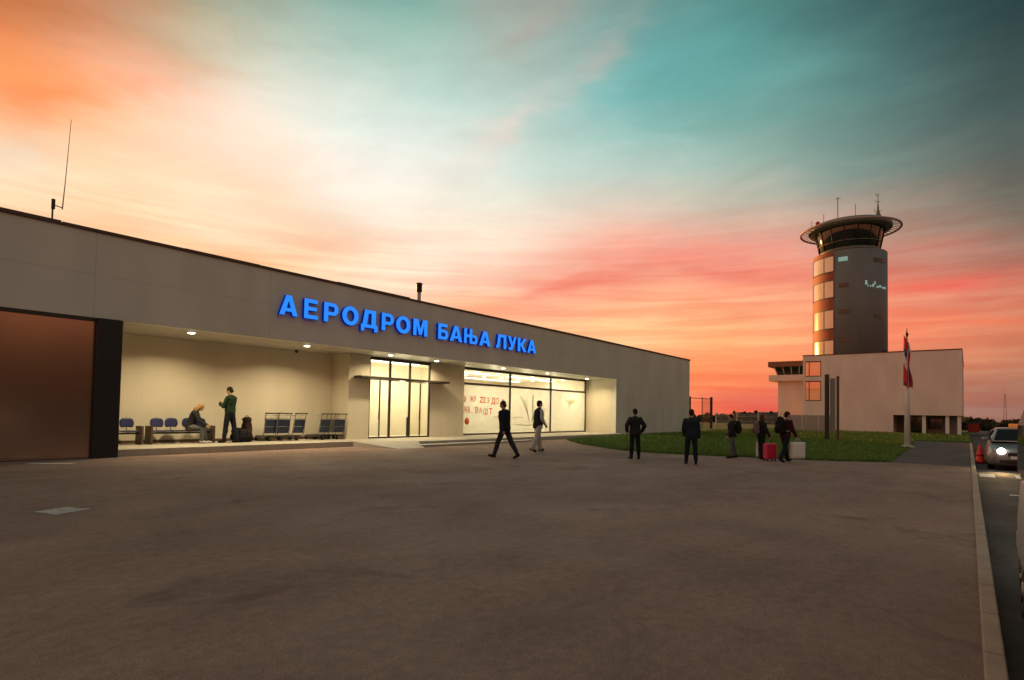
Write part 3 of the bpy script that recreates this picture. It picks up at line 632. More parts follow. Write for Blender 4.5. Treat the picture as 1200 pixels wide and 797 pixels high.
for (s, x0, x1, z0, z1) in (('I', 22.12, 22.22, 2.06, 2.36), ('ЖУ', 22.55, 23.05, 2.10, 2.42), ('ZE', 23.30, 23.85, 2.06, 2.38), ('З', 23.92, 24.16, 2.04, 2.36), ('ДО', 24.3, 25.0, 1.94, 2.38), ('А', 25.1, 25.5, 2.0, 2.34),
                       ('ЖК', 22.08, 22.62, 1.48, 1.84), ('.', 22.70, 22.76, 1.48, 1.54), ('В', 22.98, 23.22, 1.50, 1.84), ('А', 23.28, 23.56, 1.46, 1.80), ('Ш', 23.66, 24.02, 1.42, 1.76), ('Т', 24.10, 24.4, 1.42, 1.78)):
    me = text_mesh(s, 0, .02); fit_text(me, x0, x1, z0, z1, YG + .040, 0); me.materials.append(M['red_ink'])
    o = bpy.data.objects.new('lettering', me); COL.objects.link(o); o.parent = panes[0]
bm = B(); lathe(bm, (22.35, YG + .040, 1.05), [(0.0, 0), (.19, 0), (.19, .004), (0, .004)], 20, axis='Y'); obj('emblem', bm, M['red_ink'], panes[0])
bm = B()
def stroke(pts, w):
    for p, q in zip(pts, pts[1:]):
        p, q = Vector((p[0], YG + .040, p[1])), Vector((q[0], YG + .040, q[1])); d = (q - p).normalized(); n_ = Vector((-d.z, 0, d.x)) * w
        bm.faces.new([bm.verts.new(k) for k in (p - n_, q - n_, q + n_, p + n_)])
stroke([(26.3, 1.25), (26.8, 1.3), (27.3, 1.22)], .02)
for q in range(5): stroke([(26.9 + q * .16, 2.55 - q * .05), (27.35 + q * .09, 2.0 - q * .06), (27.75, 1.45 - q * .02), (27.9, .95)], .018)
stroke([(28.25, 2.65), (28.2, 2.1), (28.25, 1.5), (28.15, .95)], .055); stroke([(26.6, .85), (27.6, .80), (28.9, .86)], .025)
for q in range(4): stroke([(29.0 + q * .1, .95), (29.1 + q * .14, 1.6), (29.15 + q * .22, 2.2 - q * .1)], .016)
obj('window_drawing', bm, M['grey_ink'], panes[1], fix=False)
bm = B()
for q in range(5): stroke([(32.2 - q * .06, 2.12 + q * .07), (32.5, 2.20 + q * .05), (32.95 + q * .05, 2.30 + q * .06)], .022)
stroke([(32.4, 2.2), (32.3, 1.95)], .02); obj('window_drawing', bm, M['grey_ink'], panes[2], fix=False)
bm = B(); stroke([(24.6, 1.3), (25.6, 1.3), (25.6, .7), (24.7, .75), (24.6, 1.3)], .015); obj('window_drawing', bm, M['grey_ink'], panes[0], fix=False)

# hall lamps under the ceiling strips, plus added point lights brightening hall and ceiling
def area(name, loc, sx, sy, power, col, parent=None, shape='RECTANGLE'):
    l = bpy.data.lights.new(name, 'AREA'); l.shape = shape; l.size = sx; l.energy = power; l.color = col
    if shape == 'RECTANGLE': l.size_y = sy
    o = bpy.data.objects.new(name, l); COL.objects.link(o); o.location = loc
    if parent: o.parent = parent
    return o
WARM = (1, .80, .47)
HALL = (1, .86, .60)
def fill_light(loc, power):  # added fill light without a fixture, lifts the ceiling and vestibule
    l = bpy.data.lights.new('hall_fill', 'POINT'); l.energy = power; l.color = HALL; l.shadow_soft_size = .12
    o = bpy.data.objects.new('hall_fill', l); COL.objects.link(o); o.location = loc; o.parent = T
for p_, w_ in (((16.4, 21.7, 2.7), 69), ((18.6, 21.8, 2.7), 69), ((20.2, 21.7, 2.7), 46), ((23.6, 22.6, 2.7), 103), ((26.8, 22.8, 2.7), 103), ((29.8, 22.6, 2.7), 103), ((32.9, 22.6, 2.7), 92), ((25, 26.2, 2.7), 80), ((31.5, 26.2, 2.7), 80)): fill_light(p_, w_)
for i in range(14):
    x_, y_ = 22.5 + (i % 7) * 1.75, 21.9 + (i // 7) * 2.6
    bm = B(); lathe(bm, (x_, y_, 3.84), [(0, -.02), (.09, -.016), (.13, .0)], 14); obj('ceiling_spot', bm, M['lamp_on'], T)
area('hall_lamp', (17.5, 21.6, 3.78), 3.2, .6, 70, HALL, T)
area('hall_lamp', (24.4, 23.2, 3.78), 3.6, .6, 90, HALL, T)
area('hall_lamp', (29.8, 23.2, 3.78), 3.6, .6, 85, HALL, T)
area('hall_lamp', (33.2, 23.6, 3.78), 1.6, .6, 45, HALL, T)
area('hall_lamp', (28, 26.6, 3.78), 9, .6, 110, HALL, T)

# recessed downlights in the soffit
def downlight(x, y, label, power):
    t = thing('downlight', label, 'ceiling light', (x, y, ZSO), group='downlights in the terminal soffit')
    bm = B(); lathe(bm, (0, 0, 0), [(.105, -.001), (.14, -.001), (.14, -.018), (.105, -.022), (.105, -.001)], 24); obj('trim_ring', bm, M['white_paint'], t)
    bm = B(); lathe(bm, (0, 0, -.03), [(0, -.022), (.06, -.017), (.10, -.004), (.10, .006)], 20); obj('lens', bm, M['lamp_on'], t)
    a_ = area('downlight_lamp', (0, 0, -.065), .2, .2, power, WARM, t, 'DISK')
    a_.data.spread = R(150)
    return t
for x, y, lab, pw in ((7.81, 19.4, 'round downlight above the blue seats beside the dark column', 118), (11.9, 19.4, 'round downlight above the luggage trolleys', 124), (15.8, 19.3, 'round downlight above the left door of the entrance', 62),
                      (18.7, 19.5, 'round downlight above the right end of the entrance canopy', 62), (23.5, 19.4, 'round downlight above the red lettering on the window', 62), (27.6, 19.4, 'round downlight above the middle window pane', 62), (32.9, 19.9, 'round downlight above the last window pane', 105)):
    downlight(x, y, lab, pw)
t = thing('security_camera', 'small dark dome camera under the soffit by the inner corner', 'camera', (12.6, 21.3, ZSO))
bm = B(); lathe(bm, (0, 0, 0), [(.07, -.001), (.07, -.06), (.05, -.07)], 16); obj('housing', bm, M['black_metal'], t)
bm = B(); lathe(bm, (0, 0, -.07), [(.055, 0), (.05, -.03), (.03, -.05), (0, -.056)], 16); obj('dome', bm, M['dark_glass'], t)

# the blue sign
S = thing('airport_sign', 'glowing blue Cyrillic letters fixed to the front of the terminal', 'sign', (10.3, YF, 4.76))
def arcp(cx_, cy_, rx_, ry_, a0, a1, n=10): return [(cx_ + rx_ * math.cos(R(a0 + (a1 - a0) * k / n)), cy_ + ry_ * math.sin(R(a0 + (a1 - a0) * k / n))) for k in range(n + 1)]
GLYPH = {
    'А': [[(0, 0), (.35, 1), (.65, 1), (1, 0), (.73, 0), (.665, .19), (.335, .19), (.27, 0)], [(.395, .37), (.605, .37), (.5, .72)]],
    'Е': [[(0, 0), (0, 1), (.96, 1), (.96, .80), (.30, .80), (.30, .61), (.90, .61), (.90, .42), (.30, .42), (.30, .20), (1, .20), (1, 0)]],
    'Р': [[(0, 0), (0, 1)] + arcp(.62, .67, .38, .33, 90, -90) + [(.30, .34), (.30, 0)], [(.30, .81)] + arcp(.58, .67, .14, .14, 90, -90) + [(.30, .53)]],
    'О': [arcp(.5, .5, .5, .52, 0, 342, 19), arcp(.5, .5, .23, .30, 0, 342, 19)],
    'Д': [[(0, -.20), (0, .19), (.09, .19), (.22, 1), (.89, 1), (.89, .19), (1, .19), (1, -.20), (.80, -.20), (.80, 0), (.20, 0), (.20, -.20)], [(.35, .19), (.62, .19), (.62, .80), (.45, .80)]],
    'М': [[(0, 0), (0, 1), (.33, 1), (.5, .42), (.67, 1), (1, 1), (1, 0), (.77, 0), (.77, .66), (.60, .06), (.40, .06), (.23, .66), (.23, 0)]],
    'Б': [[(0, 0), (0, 1), (.92, 1), (.92, .80), (.30, .80), (.30, .63)] + arcp(.64, .315, .36, .315, 90, -90), [(.30, .44)] + arcp(.58, .315, .13, .125, 90, -90) + [(.30, .19)]],
    'Њ': [[(0, 0), (0, 1), (.19, 1), (.19, .61), (.40, .61), (.40, 1), (.59, 1), (.59, .61)] + arcp(.77, .305, .23, .305, 90, -90) + [(.40, 0), (.40, .41), (.19, .41), (.19, 0)], [(.59, .43)] + arcp(.74, .305, .08, .125, 90, -90) + [(.59, .18)]],
    'Л': [[(0, 0), (0, .20), (.10, .22), (.20, 1), (1, 1), (1, 0), (.73, 0), (.73, .80), (.44, .80), (.37, .18), (.24, .02)]],
    'У': [[(0, 1), (.31, 1), (.53, .55), (.71, 1), (1, 1), (.64, .17), (.48, 0), (.12, 0), (.12, .20), (.34, .20), (.40, .31)]],
    'К': [[(0, 0), (0, 1), (.29, 1), (.29, .61), (.36, .61), (.67, 1), (1, 1), (.59, .52), (1, 0), (.67, 0), (.37, .41), (.29, .41), (.29, 0)]]}
def glyph_mesh(ch, x0, x1, z0, z1, y, depth, grow=0.):
    cu = bpy.data.curves.new('letter', 'CURVE'); cu.dimensions = '2D'; cu.fill_mode = 'BOTH'; cu.extrude = depth / 2
    for poly in GLYPH[ch]:
        sp = cu.splines.new('POLY'); sp.points.add(len(poly) - 1); sp.use_cyclic_u = True
        for p_, q in zip(sp.points, poly): p_.co = (q[0] * (x1 - x0), q[1] * (z1 - z0), 0, 1)
    cu.offset = grow
    t = bpy.data.objects.new('letter', cu); COL.objects.link(t)
    dg = bpy.context.evaluated_depsgraph_get(); dg.update()
    me = bpy.data.meshes.new_from_object(t.evaluated_get(dg)); bpy.data.objects.remove(t); bpy.data.curves.remove(cu)
    for v in me.vertices: v.co = Vector((x0 + v.co.x, y - v.co.z, z0 + v.co.y))
    return me
for (ch, x0, x1) in (('А', 10.22, 10.92), ('Е', 11.16, 11.72), ('Р', 11.96, 12.58), ('О', 12.74, 13.49), ('Д', 13.60, 14.40), ('Р', 14.60, 15.22), ('О', 15.34, 16.12), ('М', 16.28, 17.09),
                     ('Б', 17.74, 18.38), ('А', 18.48, 19.30), ('Њ', 19.42, 20.36), ('А', 20.48, 21.33), ('Л', 21.74, 22.55), ('У', 22.66, 23.40), ('К', 23.50, 24.26), ('А', 24.34, 25.13)):
    me = glyph_mesh(ch, x0 - 10.3, x1 - 10.3, .02, .73, -.11, .12); me.materials.append(M['blue_side'])
    o = bpy.data.objects.new('letter', me); COL.objects.link(o); o.parent = S
    mf = glyph_mesh(ch, x0 - 10.3, x1 - 10.3, .02, .73, -.174, .004, -.004); mf.materials.append(M['blue_face'])
    f_ = bpy.data.objects.new('letter_face', mf); COL.objects.link(f_); f_.parent = o

# roof items
t = thing('roof_antenna', 'thin whip antenna on a bracket pole at the roof edge', 'antenna', (4.2, 19.6, 5.8))
bm = B(); tube(bm, [(0, 0, 0), (0, 0, 1.34)], .022); box(bm, (-.03, -.03, 1.1), (.05, .03, 1.38), .006); obj('pole', bm, M['post_dark'], t)
bm = B(); tube(bm, [(0, 0, 1.22), (.22, .03, 1.20)], .014); obj('bracket', bm, M['post_dark'], t)
bm = B(); tube(bm, [(.22, .03, 1.16), (.26, .04, 1.9), (.34, .06, 3.75)], .016, r2=.007); obj('whip', bm, M['visor_edge'], t)
t = thing('roof_vent', 'small flue pipe with dark cowl rising from the terminal roof', 'vent', (18.5, 20.6, 5.8))
bm = B(); tube(bm, [(0, 0, 0), (0, 0, 1.5)], .085, 12); obj('pipe', bm, M['visor_edge'], t)
bm = B(); lathe(bm, (0, 0, 1.46), [(.12, 0), (.13, .02), (.13, .34), (.15, .36), (.15, .42), (.05, .46)], 16); obj('cowl', bm, M['black_metal'], t)

# ------------------------------------------------------------------ control tower
CT = thing('control_tower', 'tall round control tower with flared ring on a white block building', 'control tower', (80.2, 11.35, 0))
cx, cy = 0, 0
def W3(x, y, z): return Vector((x - 80.2, y - 11.35, z))
# base block (front face X = 75.5) with undercroft at the right and corner openings at the left
bm = B()
def bb(a, b): box(bm, W3(*a), W3(*b))
bb((75.5, .5, 2.08), (75.9, 13.6, 9.0)); bb((75.5, 6.5, -.1), (75.9, 13.6, 2.077))
bb((75.5, 15.3, -.1), (75.9, 15.55, 9.0)); bb((75.5, 13.603, 8.35), (75.9, 15.297, 9.0)); bb((75.5, 13.603, 6.0), (75.9, 15.297, 6.5)); bb((75.5, 13.603, -.1), (75.9, 15.297, 3.6))
bb((75.903, .5, 2.08), (100, .9, 9.0)); bb((75.903, 6.5, -.1), (100, 6.8, 2.077))
bb((76.0, 13.3, -.1), (100, 13.6, 8.9))
bb((79.4, 15.15, -.1), (100, 15.5, 9.0)); bb((75.903, 15.2, -.1), (79.397, 15.5, 3.6)); bb((75.903, 15.2, 8.35), (79.397, 15.5, 9.0))
bb((99.6, .903, -.1), (100, 15.147, 9.0))
obj('block_wall', bm, M['block_wall'], CT)
bm = B(); bb((75.95, .93, 2.1), (99.6, 6.5, 2.35)); bb((75.903, .903, 8.6), (99.59, 13.29, 8.8)); bb((75.45, .45, 9.003), (76.0, 15.6, 9.10)); bb((76.003, .45, 9.003), (100, 1.0, 9.10)); bb((76.003, 15.0, 9.003), (100, 15.6, 9.10)); bb((75.905, 13.61, 6.1), (79.39, 15.19, 6.3)); obj('roof', bm, M['coping'], CT)
for y in (3.75, 1.75, .75):
    bm = B(); bb((75.75, y - .16, -.1), (76.1, y + .16, 2.075)); obj('pillar', bm, M['white_paint'], CT)
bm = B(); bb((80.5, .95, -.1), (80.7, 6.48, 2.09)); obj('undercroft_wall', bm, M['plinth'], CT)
bm = B(); bb((80.44, 4.2, 0), (80.497, 5.4, 1.95)); bb((80.44, 2.3, .6), (80.497, 3.6, 1.7)); obj('window', bm, M['dark_glass'], CT)
for z0, z1 in ((3.62, 5.98), (6.52, 8.33)):
    bm = B(); bb((75.66, 13.62, z0), (75.70, 15.28, z1)); w_ = obj('corner_window', bm, M['mirror'], CT)
    bm = B()
    for y in (13.66, 14.9): bb((75.62, y - .04, z0), (75.74, y + .04, z1))
    bb((75.63, 13.62, z1 - .1), (75.73, 15.28, z1 - .002)); bb((75.63, 13.62, z0 + .002), (75.73, 15.28, z0 + .09)); obj('frame', bm, M['frame'], w_)
# shaft
RS = 3.95; ZST = 21.5
bm = B(); lathe(bm, (0, 0, 0), [(RS, 3), (RS, ZST - .05), (RS - .06, ZST), (RS - .5, ZST + .01)], 72); obj('shaft', bm, M['tower_grey'], CT)
face = math.atan2(-11.35, -80.2)     # the side turned to the forecourt
def arc_panel(bm, a0, a1, z0, z1, r, th, n=8, mi=0):
    pr = []
    for k in range(n + 1):
        a = a0 + (a1 - a0) * k / n; pr.append((math.cos(a), math.sin(a)))
    for k in range(n):
        q = []
        for (c, s) in (pr[k], pr[k + 1]): q += [(c * r, s * r), (c * (r + th), s * (r + th))]
        (i0, o0, i1, o1) = q
        prism(bm, [(*i0, z0), (*o0, z0), (*o1, z0), (*i1, z0)], (0, 0, z1 - z0), mi)
    bmesh.ops.remove_doubles(bm, verts=bm.verts, dist=1e-4)
def ang(frac): return face + math.asin(frac)   # frac -1 (left edge as seen from the forecourt) .. 1
for z0, z1 in ((19.05, 20.9), (15.95, 17.95), (12.25, 14.45), (8.6, 10.85)):
    wbm = B(); arc_panel(wbm, ang(-.985), ang(-.40), z0, z1, RS + .003, .05, 14); w_ = obj('stair_window', wbm, M['tower_window'], CT)
    wbm = B()
    for fr in (-.97, -.66, -.40): a = ang(fr); arc_panel(wbm, a - .010, a + .010, z0 - .05, z1 + .05, RS + .002, .085, 1)
    for zz_ in (z0, z1): arc_panel(wbm, ang(-.985), ang(-.395), zz_ - .04, zz_ + .04, RS + .0035, .075, 14)
    obj('frame', wbm, M['tower_grey'], w_)
M['brown_band'] = mat('orange_brown', (.34, .085, .035), .6, vary=.2, scale=1.2)  # orange brown bands added between the stair windows
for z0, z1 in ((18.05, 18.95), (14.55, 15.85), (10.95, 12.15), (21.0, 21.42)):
    wbm = B(); arc_panel(wbm, ang(-.99), ang(-.40), z0, z1, RS + .003, .03, 14); obj('brown_band', wbm, M['brown_band'], CT)
def slot(fr0, fr1, z0, z1, m):
    wbm = B(); arc_panel(wbm, ang(fr0), ang(fr1), z0, z1, RS + .003, .04, 6); return obj('slot_window', wbm, m, CT)
slot(-.28, -.04, 20.1, 20.6, M['lit_window']); slot(.62, .92, 19.9, 20.35, M['dark_glass']); slot(-.28, -.02, 17.0, 17.5, M['dark_glass'])
slot(-.28, 0, 13.9, 14.35, M['dark_glass']); slot(.62, .85, 13.3, 13.75, M['dark_glass']); slot(-.26, .02, 10.6, 11.0, M['dark_glass'])
for a, b, z0, z1 in ((.42, .46, 17.1, 17.7), (.465, .48, 17.3, 17.5)) and ((.40, .45, 17.25, 17.75), (.46, .475, 17.0, 17.3), (.52, .55, 17.0, 17.2), (.58, .62, 17.0, 17.35), (.63, .66, 17.3, 17.65), (.69, .73, 16.9, 17.15), (.75, .80, 17.0, 17.25), (.82, .85, 16.9, 17.1), (.87, .92, 16.9, 17.15)): slot(a, b, z0 - .1, z1 - .1, M['lit_window'])
# cab
bm = B(); lathe(bm, (0, 0, 0), [(3.0, ZST), (3.22, 21.90), (3.74, 24.35), (3.74, 24.45)], 16); obj('cab_glazing', bm, M['dark_glass'], CT)
for k in range(16):
    a = 2 * math.pi * k / 16
    bm = B(); tube(bm, [(3.24 * math.cos(a), 3.24 * math.sin(a), 21.85), (3.76 * math.cos(a), 3.76 * math.sin(a), 24.40)], .05, 6); obj('mullion', bm, M['black_metal'], CT)
bm = B(); lathe(bm, (0, 0, 0), [(3.26, 21.65), (3.34, 21.77), (3.3, 21.97), (3.1, 21.97)], 48); lathe(bm, (0, 0, 0), [(3.33, 22.67), (3.44, 22.69), (3.44, 22.77), (3.33, 22.79)], 32); obj('cab_sill', bm, M['visor'], CT)
bm = B(); lathe(bm, (0, 0, 0), [(3.7, 24.40), (4.35, 24.45), (4.5, 24.65), (4.45, 25.10), (4.1, 25.30), (1.0, 25.50), (.01, 25.55)], 64); obj('cab_roof', bm, M['visor'], CT)
bm = B()
n = 72
ringp = [(5.35 * math.cos(2 * math.pi * k / n), 5.35 * math.sin(2 * math.pi * k / n), 24.60) for k in range(n + 1)]
tube(bm, ringp, .12, 8, caps=False)
for k in range(48):
    a = 2 * math.pi * k / 48; c, s = math.cos(a), math.sin(a)
    tube(bm, [(4.42 * c, 4.42 * s, 24.77), (5.3 * c, 5.3 * s, 24.60)], .045, 5)
obj('visor_ring', bm, M['visor_edge'], CT)
for (dx, dy, h, r) in ((-1.2, 2.6, 1.6, .035), (-1.6, 1.0, 3.3, .05), (-1.8, -.9, 2.0, .035), (-1.0, 4.0, 1.1, .03)):
    bm = B(); tube(bm, [(dx, dy, 25.25), (dx, dy, 25.35 + h)], r, 6)
    if h > 3: tube(bm, [(dx, dy - .3, 25.15 + h), (dx, dy + .3, 25.15 + h)], .03, 5)
    obj('antenna', bm, M['visor'], CT)
bm = B(); lathe(bm, (-1.0, -3.1, 25.15), [(.5, 0), (.28, .6), (.12, 1.2), (.05, 2.2), (.03, 3.2)], 8)
for z, w in ((26.25, .35), (27.35, .28), (28.15, .2)): tube(bm, [(-1.0, -3.1 - w, z), (-1.0, -3.1 + w, z)], .03, 5); tube(bm, [(-1.0, -3.1 + w, z), (-1.0, -3.1 + w, z + .3)], .03, 5)
obj('antenna_mast', bm, M['visor'], CT)
bm = B(); lathe(bm, (-1.6, 3.2, 25.35), [(.2, 0), (.26, .1), (.26, .5), (.1, .7), (0, .72)], 12); obj('beacon', bm, M['red_box'], CT)
bm = B(); lathe(bm, W3(76.5, 7.4, 9.1), [(.35, 0), (.35, .2), (.2, .35), (0, .4)], 12); obj('roof_hatch', bm, M['black_metal'], CT)

# old tower beside it
OT = thing('old_control_tower', 'small old control tower with overhanging orange brown roof beside the white block', 'control tower', (82, 18.0, 0))
bm = B(); box(bm, (-1.5, -1.9, -.1), (2.5, 1.55, 6.3)); obj('body', bm, M['block_wall'], OT)
bm = B(); box(bm, (-2.2, -2.5, 6.3), (3.2, 2.55, 7.1), .05); obj('parapet', bm, M['block_wall'], OT)
bm = B()
def taper(bm, x0, x1, y0, y1, z0, z1, g):
    a = [(x0, y0), (x1, y0), (x1, y1), (x0, y1)]; b = [(x0 - g, y0 - g), (x1 + g, y0 - g), (x1 + g, y1 + g), (x0 - g, y1 + g)]
    va = [bm.verts.new((*p, z0)) for p in a]; vb = [bm.verts.new((*p, z1)) for p in b]
    bm.faces.new(va[::-1]); bm.faces.new(vb)
    for i in range(4): bm.faces.new((va[i], va[(i + 1) % 4], vb[(i + 1) % 4], vb[i]))
taper(bm, -1.5, 2.6, -1.8, 1.6, 7.1, 8.15, .45); obj('cab_glazing', bm, M['dark_glass'], OT)
bm = B()
for y in (-1.9, -1.0, -.1, .8, 1.7): tube(bm, [(-1.5, y * .95, 7.1), (-1.98, y * 1.12, 8.15)], .06, 5)
obj('mullion', bm, M['block_wall'], OT)
bm = B(); box(bm, (-2.4, -2.6, 8.15), (3.4, 2.6, 8.85), .06); obj('roof', bm, M['old_roof'], OT)

# ------------------------------------------------------------------ fences, posts, flag
def fence(p0, p1, h, n, label, name='mesh_fence'):
    p0, p1 = Vector((*p0, 0)), Vector((*p1, 0)); d = p1 - p0; t = thing(name, label, 'fence', p0)
    L_ = d.length; u = d.normalized()
    for i in range(n + 1):
        q = u * (L_ * i / n); bm = B(); tube(bm, [q + Vector((0, 0, -.2)), q + Vector((0, 0, h + .12))], .05, 6); obj('post', bm, M['wire'], t)
    for i in range(n):
        bm = B(); a = u * (L_ * i / n + .08); b = u * (L_ * (i + 1) / n - .08); k = int((b - a).length / .11)
        for j in range(k + 1):
            q = a + (b - a) * j / k; box(bm, q + Vector((-.012, -.012, .05)), q + Vector((.012, .012, h)))
        for z in (.1, .6, 1.1, 1.6):
            if z < h: tube(bm, [a + Vector((.02, 0, z)), b + Vector((.02, 0, z))], .018, 4)
        obj('wire_panel', bm, M['wire'], t)
    return t
fence((61.2, 21.0), (62.0, 14.8), 1.9, 3, 'grey wire mesh fence beyond the lawn, behind the waiting travellers')
fence((62.05, 14.6), (62.3, 10.4), 1.9, 2, 'grey wire mesh fence in front of the small old tower')
t = thing('panel_fence', 'short pale solid panel fence at the left foot of the white block', 'fence', (66, 15.2, 0))
for i in range(3):
    bm = B(); box(bm, (0, -i * 1.55, 0), (.08, -i * 1.55 - 1.5, 1.85), .01); obj('panel', bm, M['plinth'], t)
t = thing('gate', 'tall dark framed gate behind the corner of the terminal', 'gate', (59.2, 22.0, 0))
for dx, dy, w in ((-.5, .9, .16), (.3, -.1, .07), (1.6, -.6, .22)):
    bm = B(); box(bm, (dx - w / 2, dy - w / 2, -.1), (dx + w / 2, dy + w / 2, 3.6), .01); obj('post', bm, M['post_dark'], t)
bm = B(); tube(bm, [(-.5, .9, 3.45), (.3, -.1, 3.4), (1.6, -.6, 3.4)], .04, 6)
tube(bm, [(-.5, .9, 1.3), (.3, -.1, 1.3), (1.6, -.6, 1.3)], .03, 6)
for k in range(14): f = k / 14; q = Vector((.3, -.1, 0)).lerp(Vector((1.6, -.6, 0)), f); tube(bm, [q, q + Vector((0, 0, 3.4))], .010, 4)
obj('leaf', bm, M['post_dark'], t)
t = thing('sign_pylon', 'pair of tall posts with a narrow pale panel between, standing on the lawn', 'pylon', (42.6, 7.3, .12))
bm = B(); box(bm, (-.12, -.10, -.2), (.14, .14, 4.35), .012); obj('post', bm, M['post_dark'], t)
bm = B(); box(bm, (.35, -.62, -.2), (.5, -.47, 4.25), .012); obj('post', bm, M['brown'], t)
bm = B(); box(bm, (.20, -.44, .5), (.24, -.13, 4.1), .008); obj('panel', bm, M['grey_board'], t)

FP = thing('flagpole', 'white flagpole at the edge of the lawn before the white block', 'flagpole', (38.5, 2.66, 0))
bm = B(); tube(bm, [(0, 0, -.05), (0, 0, 3.0), (0, 0, 6.15)], .165, 14, r2=.05); obj('pole', bm, M['white_paint'], FP)
bm = B(); lathe(bm, (0, 0, 0), [(.34, -.05), (.34, .10), (.2, .16)], 16); obj('footing', bm, M['concrete'], FP)
bm = B(); lathe(bm, (0, 0, 6.15), [(.04, 0), (.05, .08), (.09, .16), (.03, .3), (.012, .5), (0, .52)], 10); obj('finial', bm, M['black_metal'], FP)
# limp tricolour: horizontal stripes fall into three folded bands
bm = B()
nz_, nu = 40, 18
rows = []
for i in range(nz_ + 1):
    f = i / nz_; z = 6.28 - 2.85 * f; wd = .15 + .16 * f + .05 * math.sin(f * 9)
    row = []
    for j in range(nu + 1):
        g_ = j / nu
        a = g_ * 3.0 * math.pi + f * 1.1
        row.append(bm.verts.new((.10 * math.cos(a) * (.5 + f * .6) + .05 - .06, .08 + -g_ * wd * 1.25 + .05 * math.sin(a * 1.3), z - .55 * g_ * (1 - f * .7) + .05 * math.sin(a))))
    rows.append(row)
for i in range(nz_):
    for j in range(nu):
        f_ = bm.faces.new((rows[i][j], rows[i][j + 1], rows[i + 1][j + 1], rows[i + 1][j])); f_.smooth = True
        q = (i / nz_) * .9 + (j / nu) * .5 + .10 * math.sin(j * 1.1)
        f_.material_index = 0 if q < .28 else (1 if q < .42 else (2 if q < .62 else (0 if q < .95 else (1 if q < 1.05 else 0))))
fl = obj('flag', bm, [M['flag_red'], M['flag_blue'], M['flag_white']], None, (38.42, 2.70, 0), fix=False)
sd = fl.modifiers.new('thickness', 'SOLIDIFY'); sd.thickness = .006
tag(fl, 'limp red, blue and white flag hanging down from the white flagpole', 'flag')

# ------------------------------------------------------------------ distance
def leaf_band(spec, name):
    vts, fcs = [], []
    for (x0, y0, x1, y1, h, depth, n, s) in spec:
        d = Vector((x1 - x0, y1 - y0)); L_ = d.length; u = d / L_; nr = Vector((-u.y, u.x))
        for _ in range(n):
            t_ = rng.random() * L_; w = (rng.random() - .5) * depth
            hh = h * (.62 + .5 * noise.noise(Vector((t_ * 9 / L_ * 3, x0 * .1, 0))) + .22 * noise.noise(Vector((t_ * .45, y0, 3))))
            z = -.2 + max(.3, hh) * (rng.random() ** .8)
            c = Vector((x0 + u.x * t_ + nr.x * w, y0 + u.y * t_ + nr.y * w, z))
            e = Euler((rng.random() * 6, rng.random() * 6, rng.random() * 6)).to_matrix(); k = s * rng.uniform(.5, 1.4); i = len(vts)
            vts += [tuple(c + e @ Vector(p)) for p in ((-k, -k * .6, 0), (k, -k * .6, .1 * k), (k * .8, k * .6, 0), (-k * .7, k * .7, .1 * k))]; fcs.append((i, i + 1, i + 2, i + 3))
    me = bpy.data.meshes.new(name); me.from_pydata(vts, [], fcs); me.materials.append(M['leaf'])
    o = bpy.data.objects.new(name, me); COL.objects.link(o); return o
tr = leaf_band([(150, 40, 260, 70, 3.6, 14, 7000, .5), (170, 90, 190, 30, 3.4, 10, 7000, .45), (138, 3, 130, -36, 2.6, 12, 5200, .42), (-70, -48, 90, -48, 15, 6, 12000, 1.2), (90, -48, 128, -34, 4.0, 8, 1800, .7)], 'distant_and_unseen_trees')  # tall unseen row at the back is added to darken the panel reflection
tag(tr, 'low dark line of trees and bushes along the horizon, and an added unseen row behind the camera for reflections', 'trees', kind='stuff')
t = thing('lattice_mast', 'thin distant mast rising over the tree line at the right', 'mast', (150, -5.7, 0))
bm = B()
for dx, dy in ((-.25, -.25), (.25, -.25), (0, .3)): tube(bm, [(dx, dy, 0), (dx * .3, dy * .3, 7.0)], .03, 5)
for k in range(10): z = k * .7; f = 1 - .7 * z / 7.0; tube(bm, [(-.25 * f, -.25 * f, z), (.25 * f, -.25 * f, z + .5)], .018, 4); tube(bm, [(.25 * f, -.25 * f, z), (0, .3 * f, z + .5)], .018, 4)
obj('lattice', bm, M['post_dark'], t)
bm = B(); tube(bm, [(0, 0, 6.9), (0, 0, 7.8)], .02, 5); obj('antenna', bm, M['post_dark'], t)
t = thing('red_cabinet', 'small red cabinet standing far beyond the end of the drive', 'cabinet', (99, -.5, -.05))
bm = B(); box(bm, (-.45, -.6, .12), (.45, .6, 1.25), .04); obj('body', bm, M['red_box'], t)
bm = B(); box(bm, (-.5, -.65, 1.252), (.5, .65, 1.34), .02); obj('lid', bm, M['coping'], t)
bm = B(); box(bm, (-.4, -.5, -.1), (.4, .5, .118)); obj('plinth', bm, M['concrete'], t)
for x, y, w, d, h, lab in ((240, 62, 12, 8, 3.0, 'low pale shed on the far horizon behind the travellers'),):
    t = thing('shed', lab, 'shed', (x, y, -.1))
    bm = B(); box(bm, (0, -w / 2, 0), (d, w / 2, h)); obj('wall', bm, M['plinth'], t)
    bm = B(); prism(bm, [(-.3, -w / 2 - .3, h), (d + .3, -w / 2 - .3, h), (d / 2, -w / 2 - .3, h + .8)], (0, w + .6, 0)); obj('roof', bm, M['coping'], t)
    bm = B(); box(bm, (-.05, -w * .3, .8), (-.003, -w * .1, h - .5)); obj('window', bm, M['dark_glass'], t)

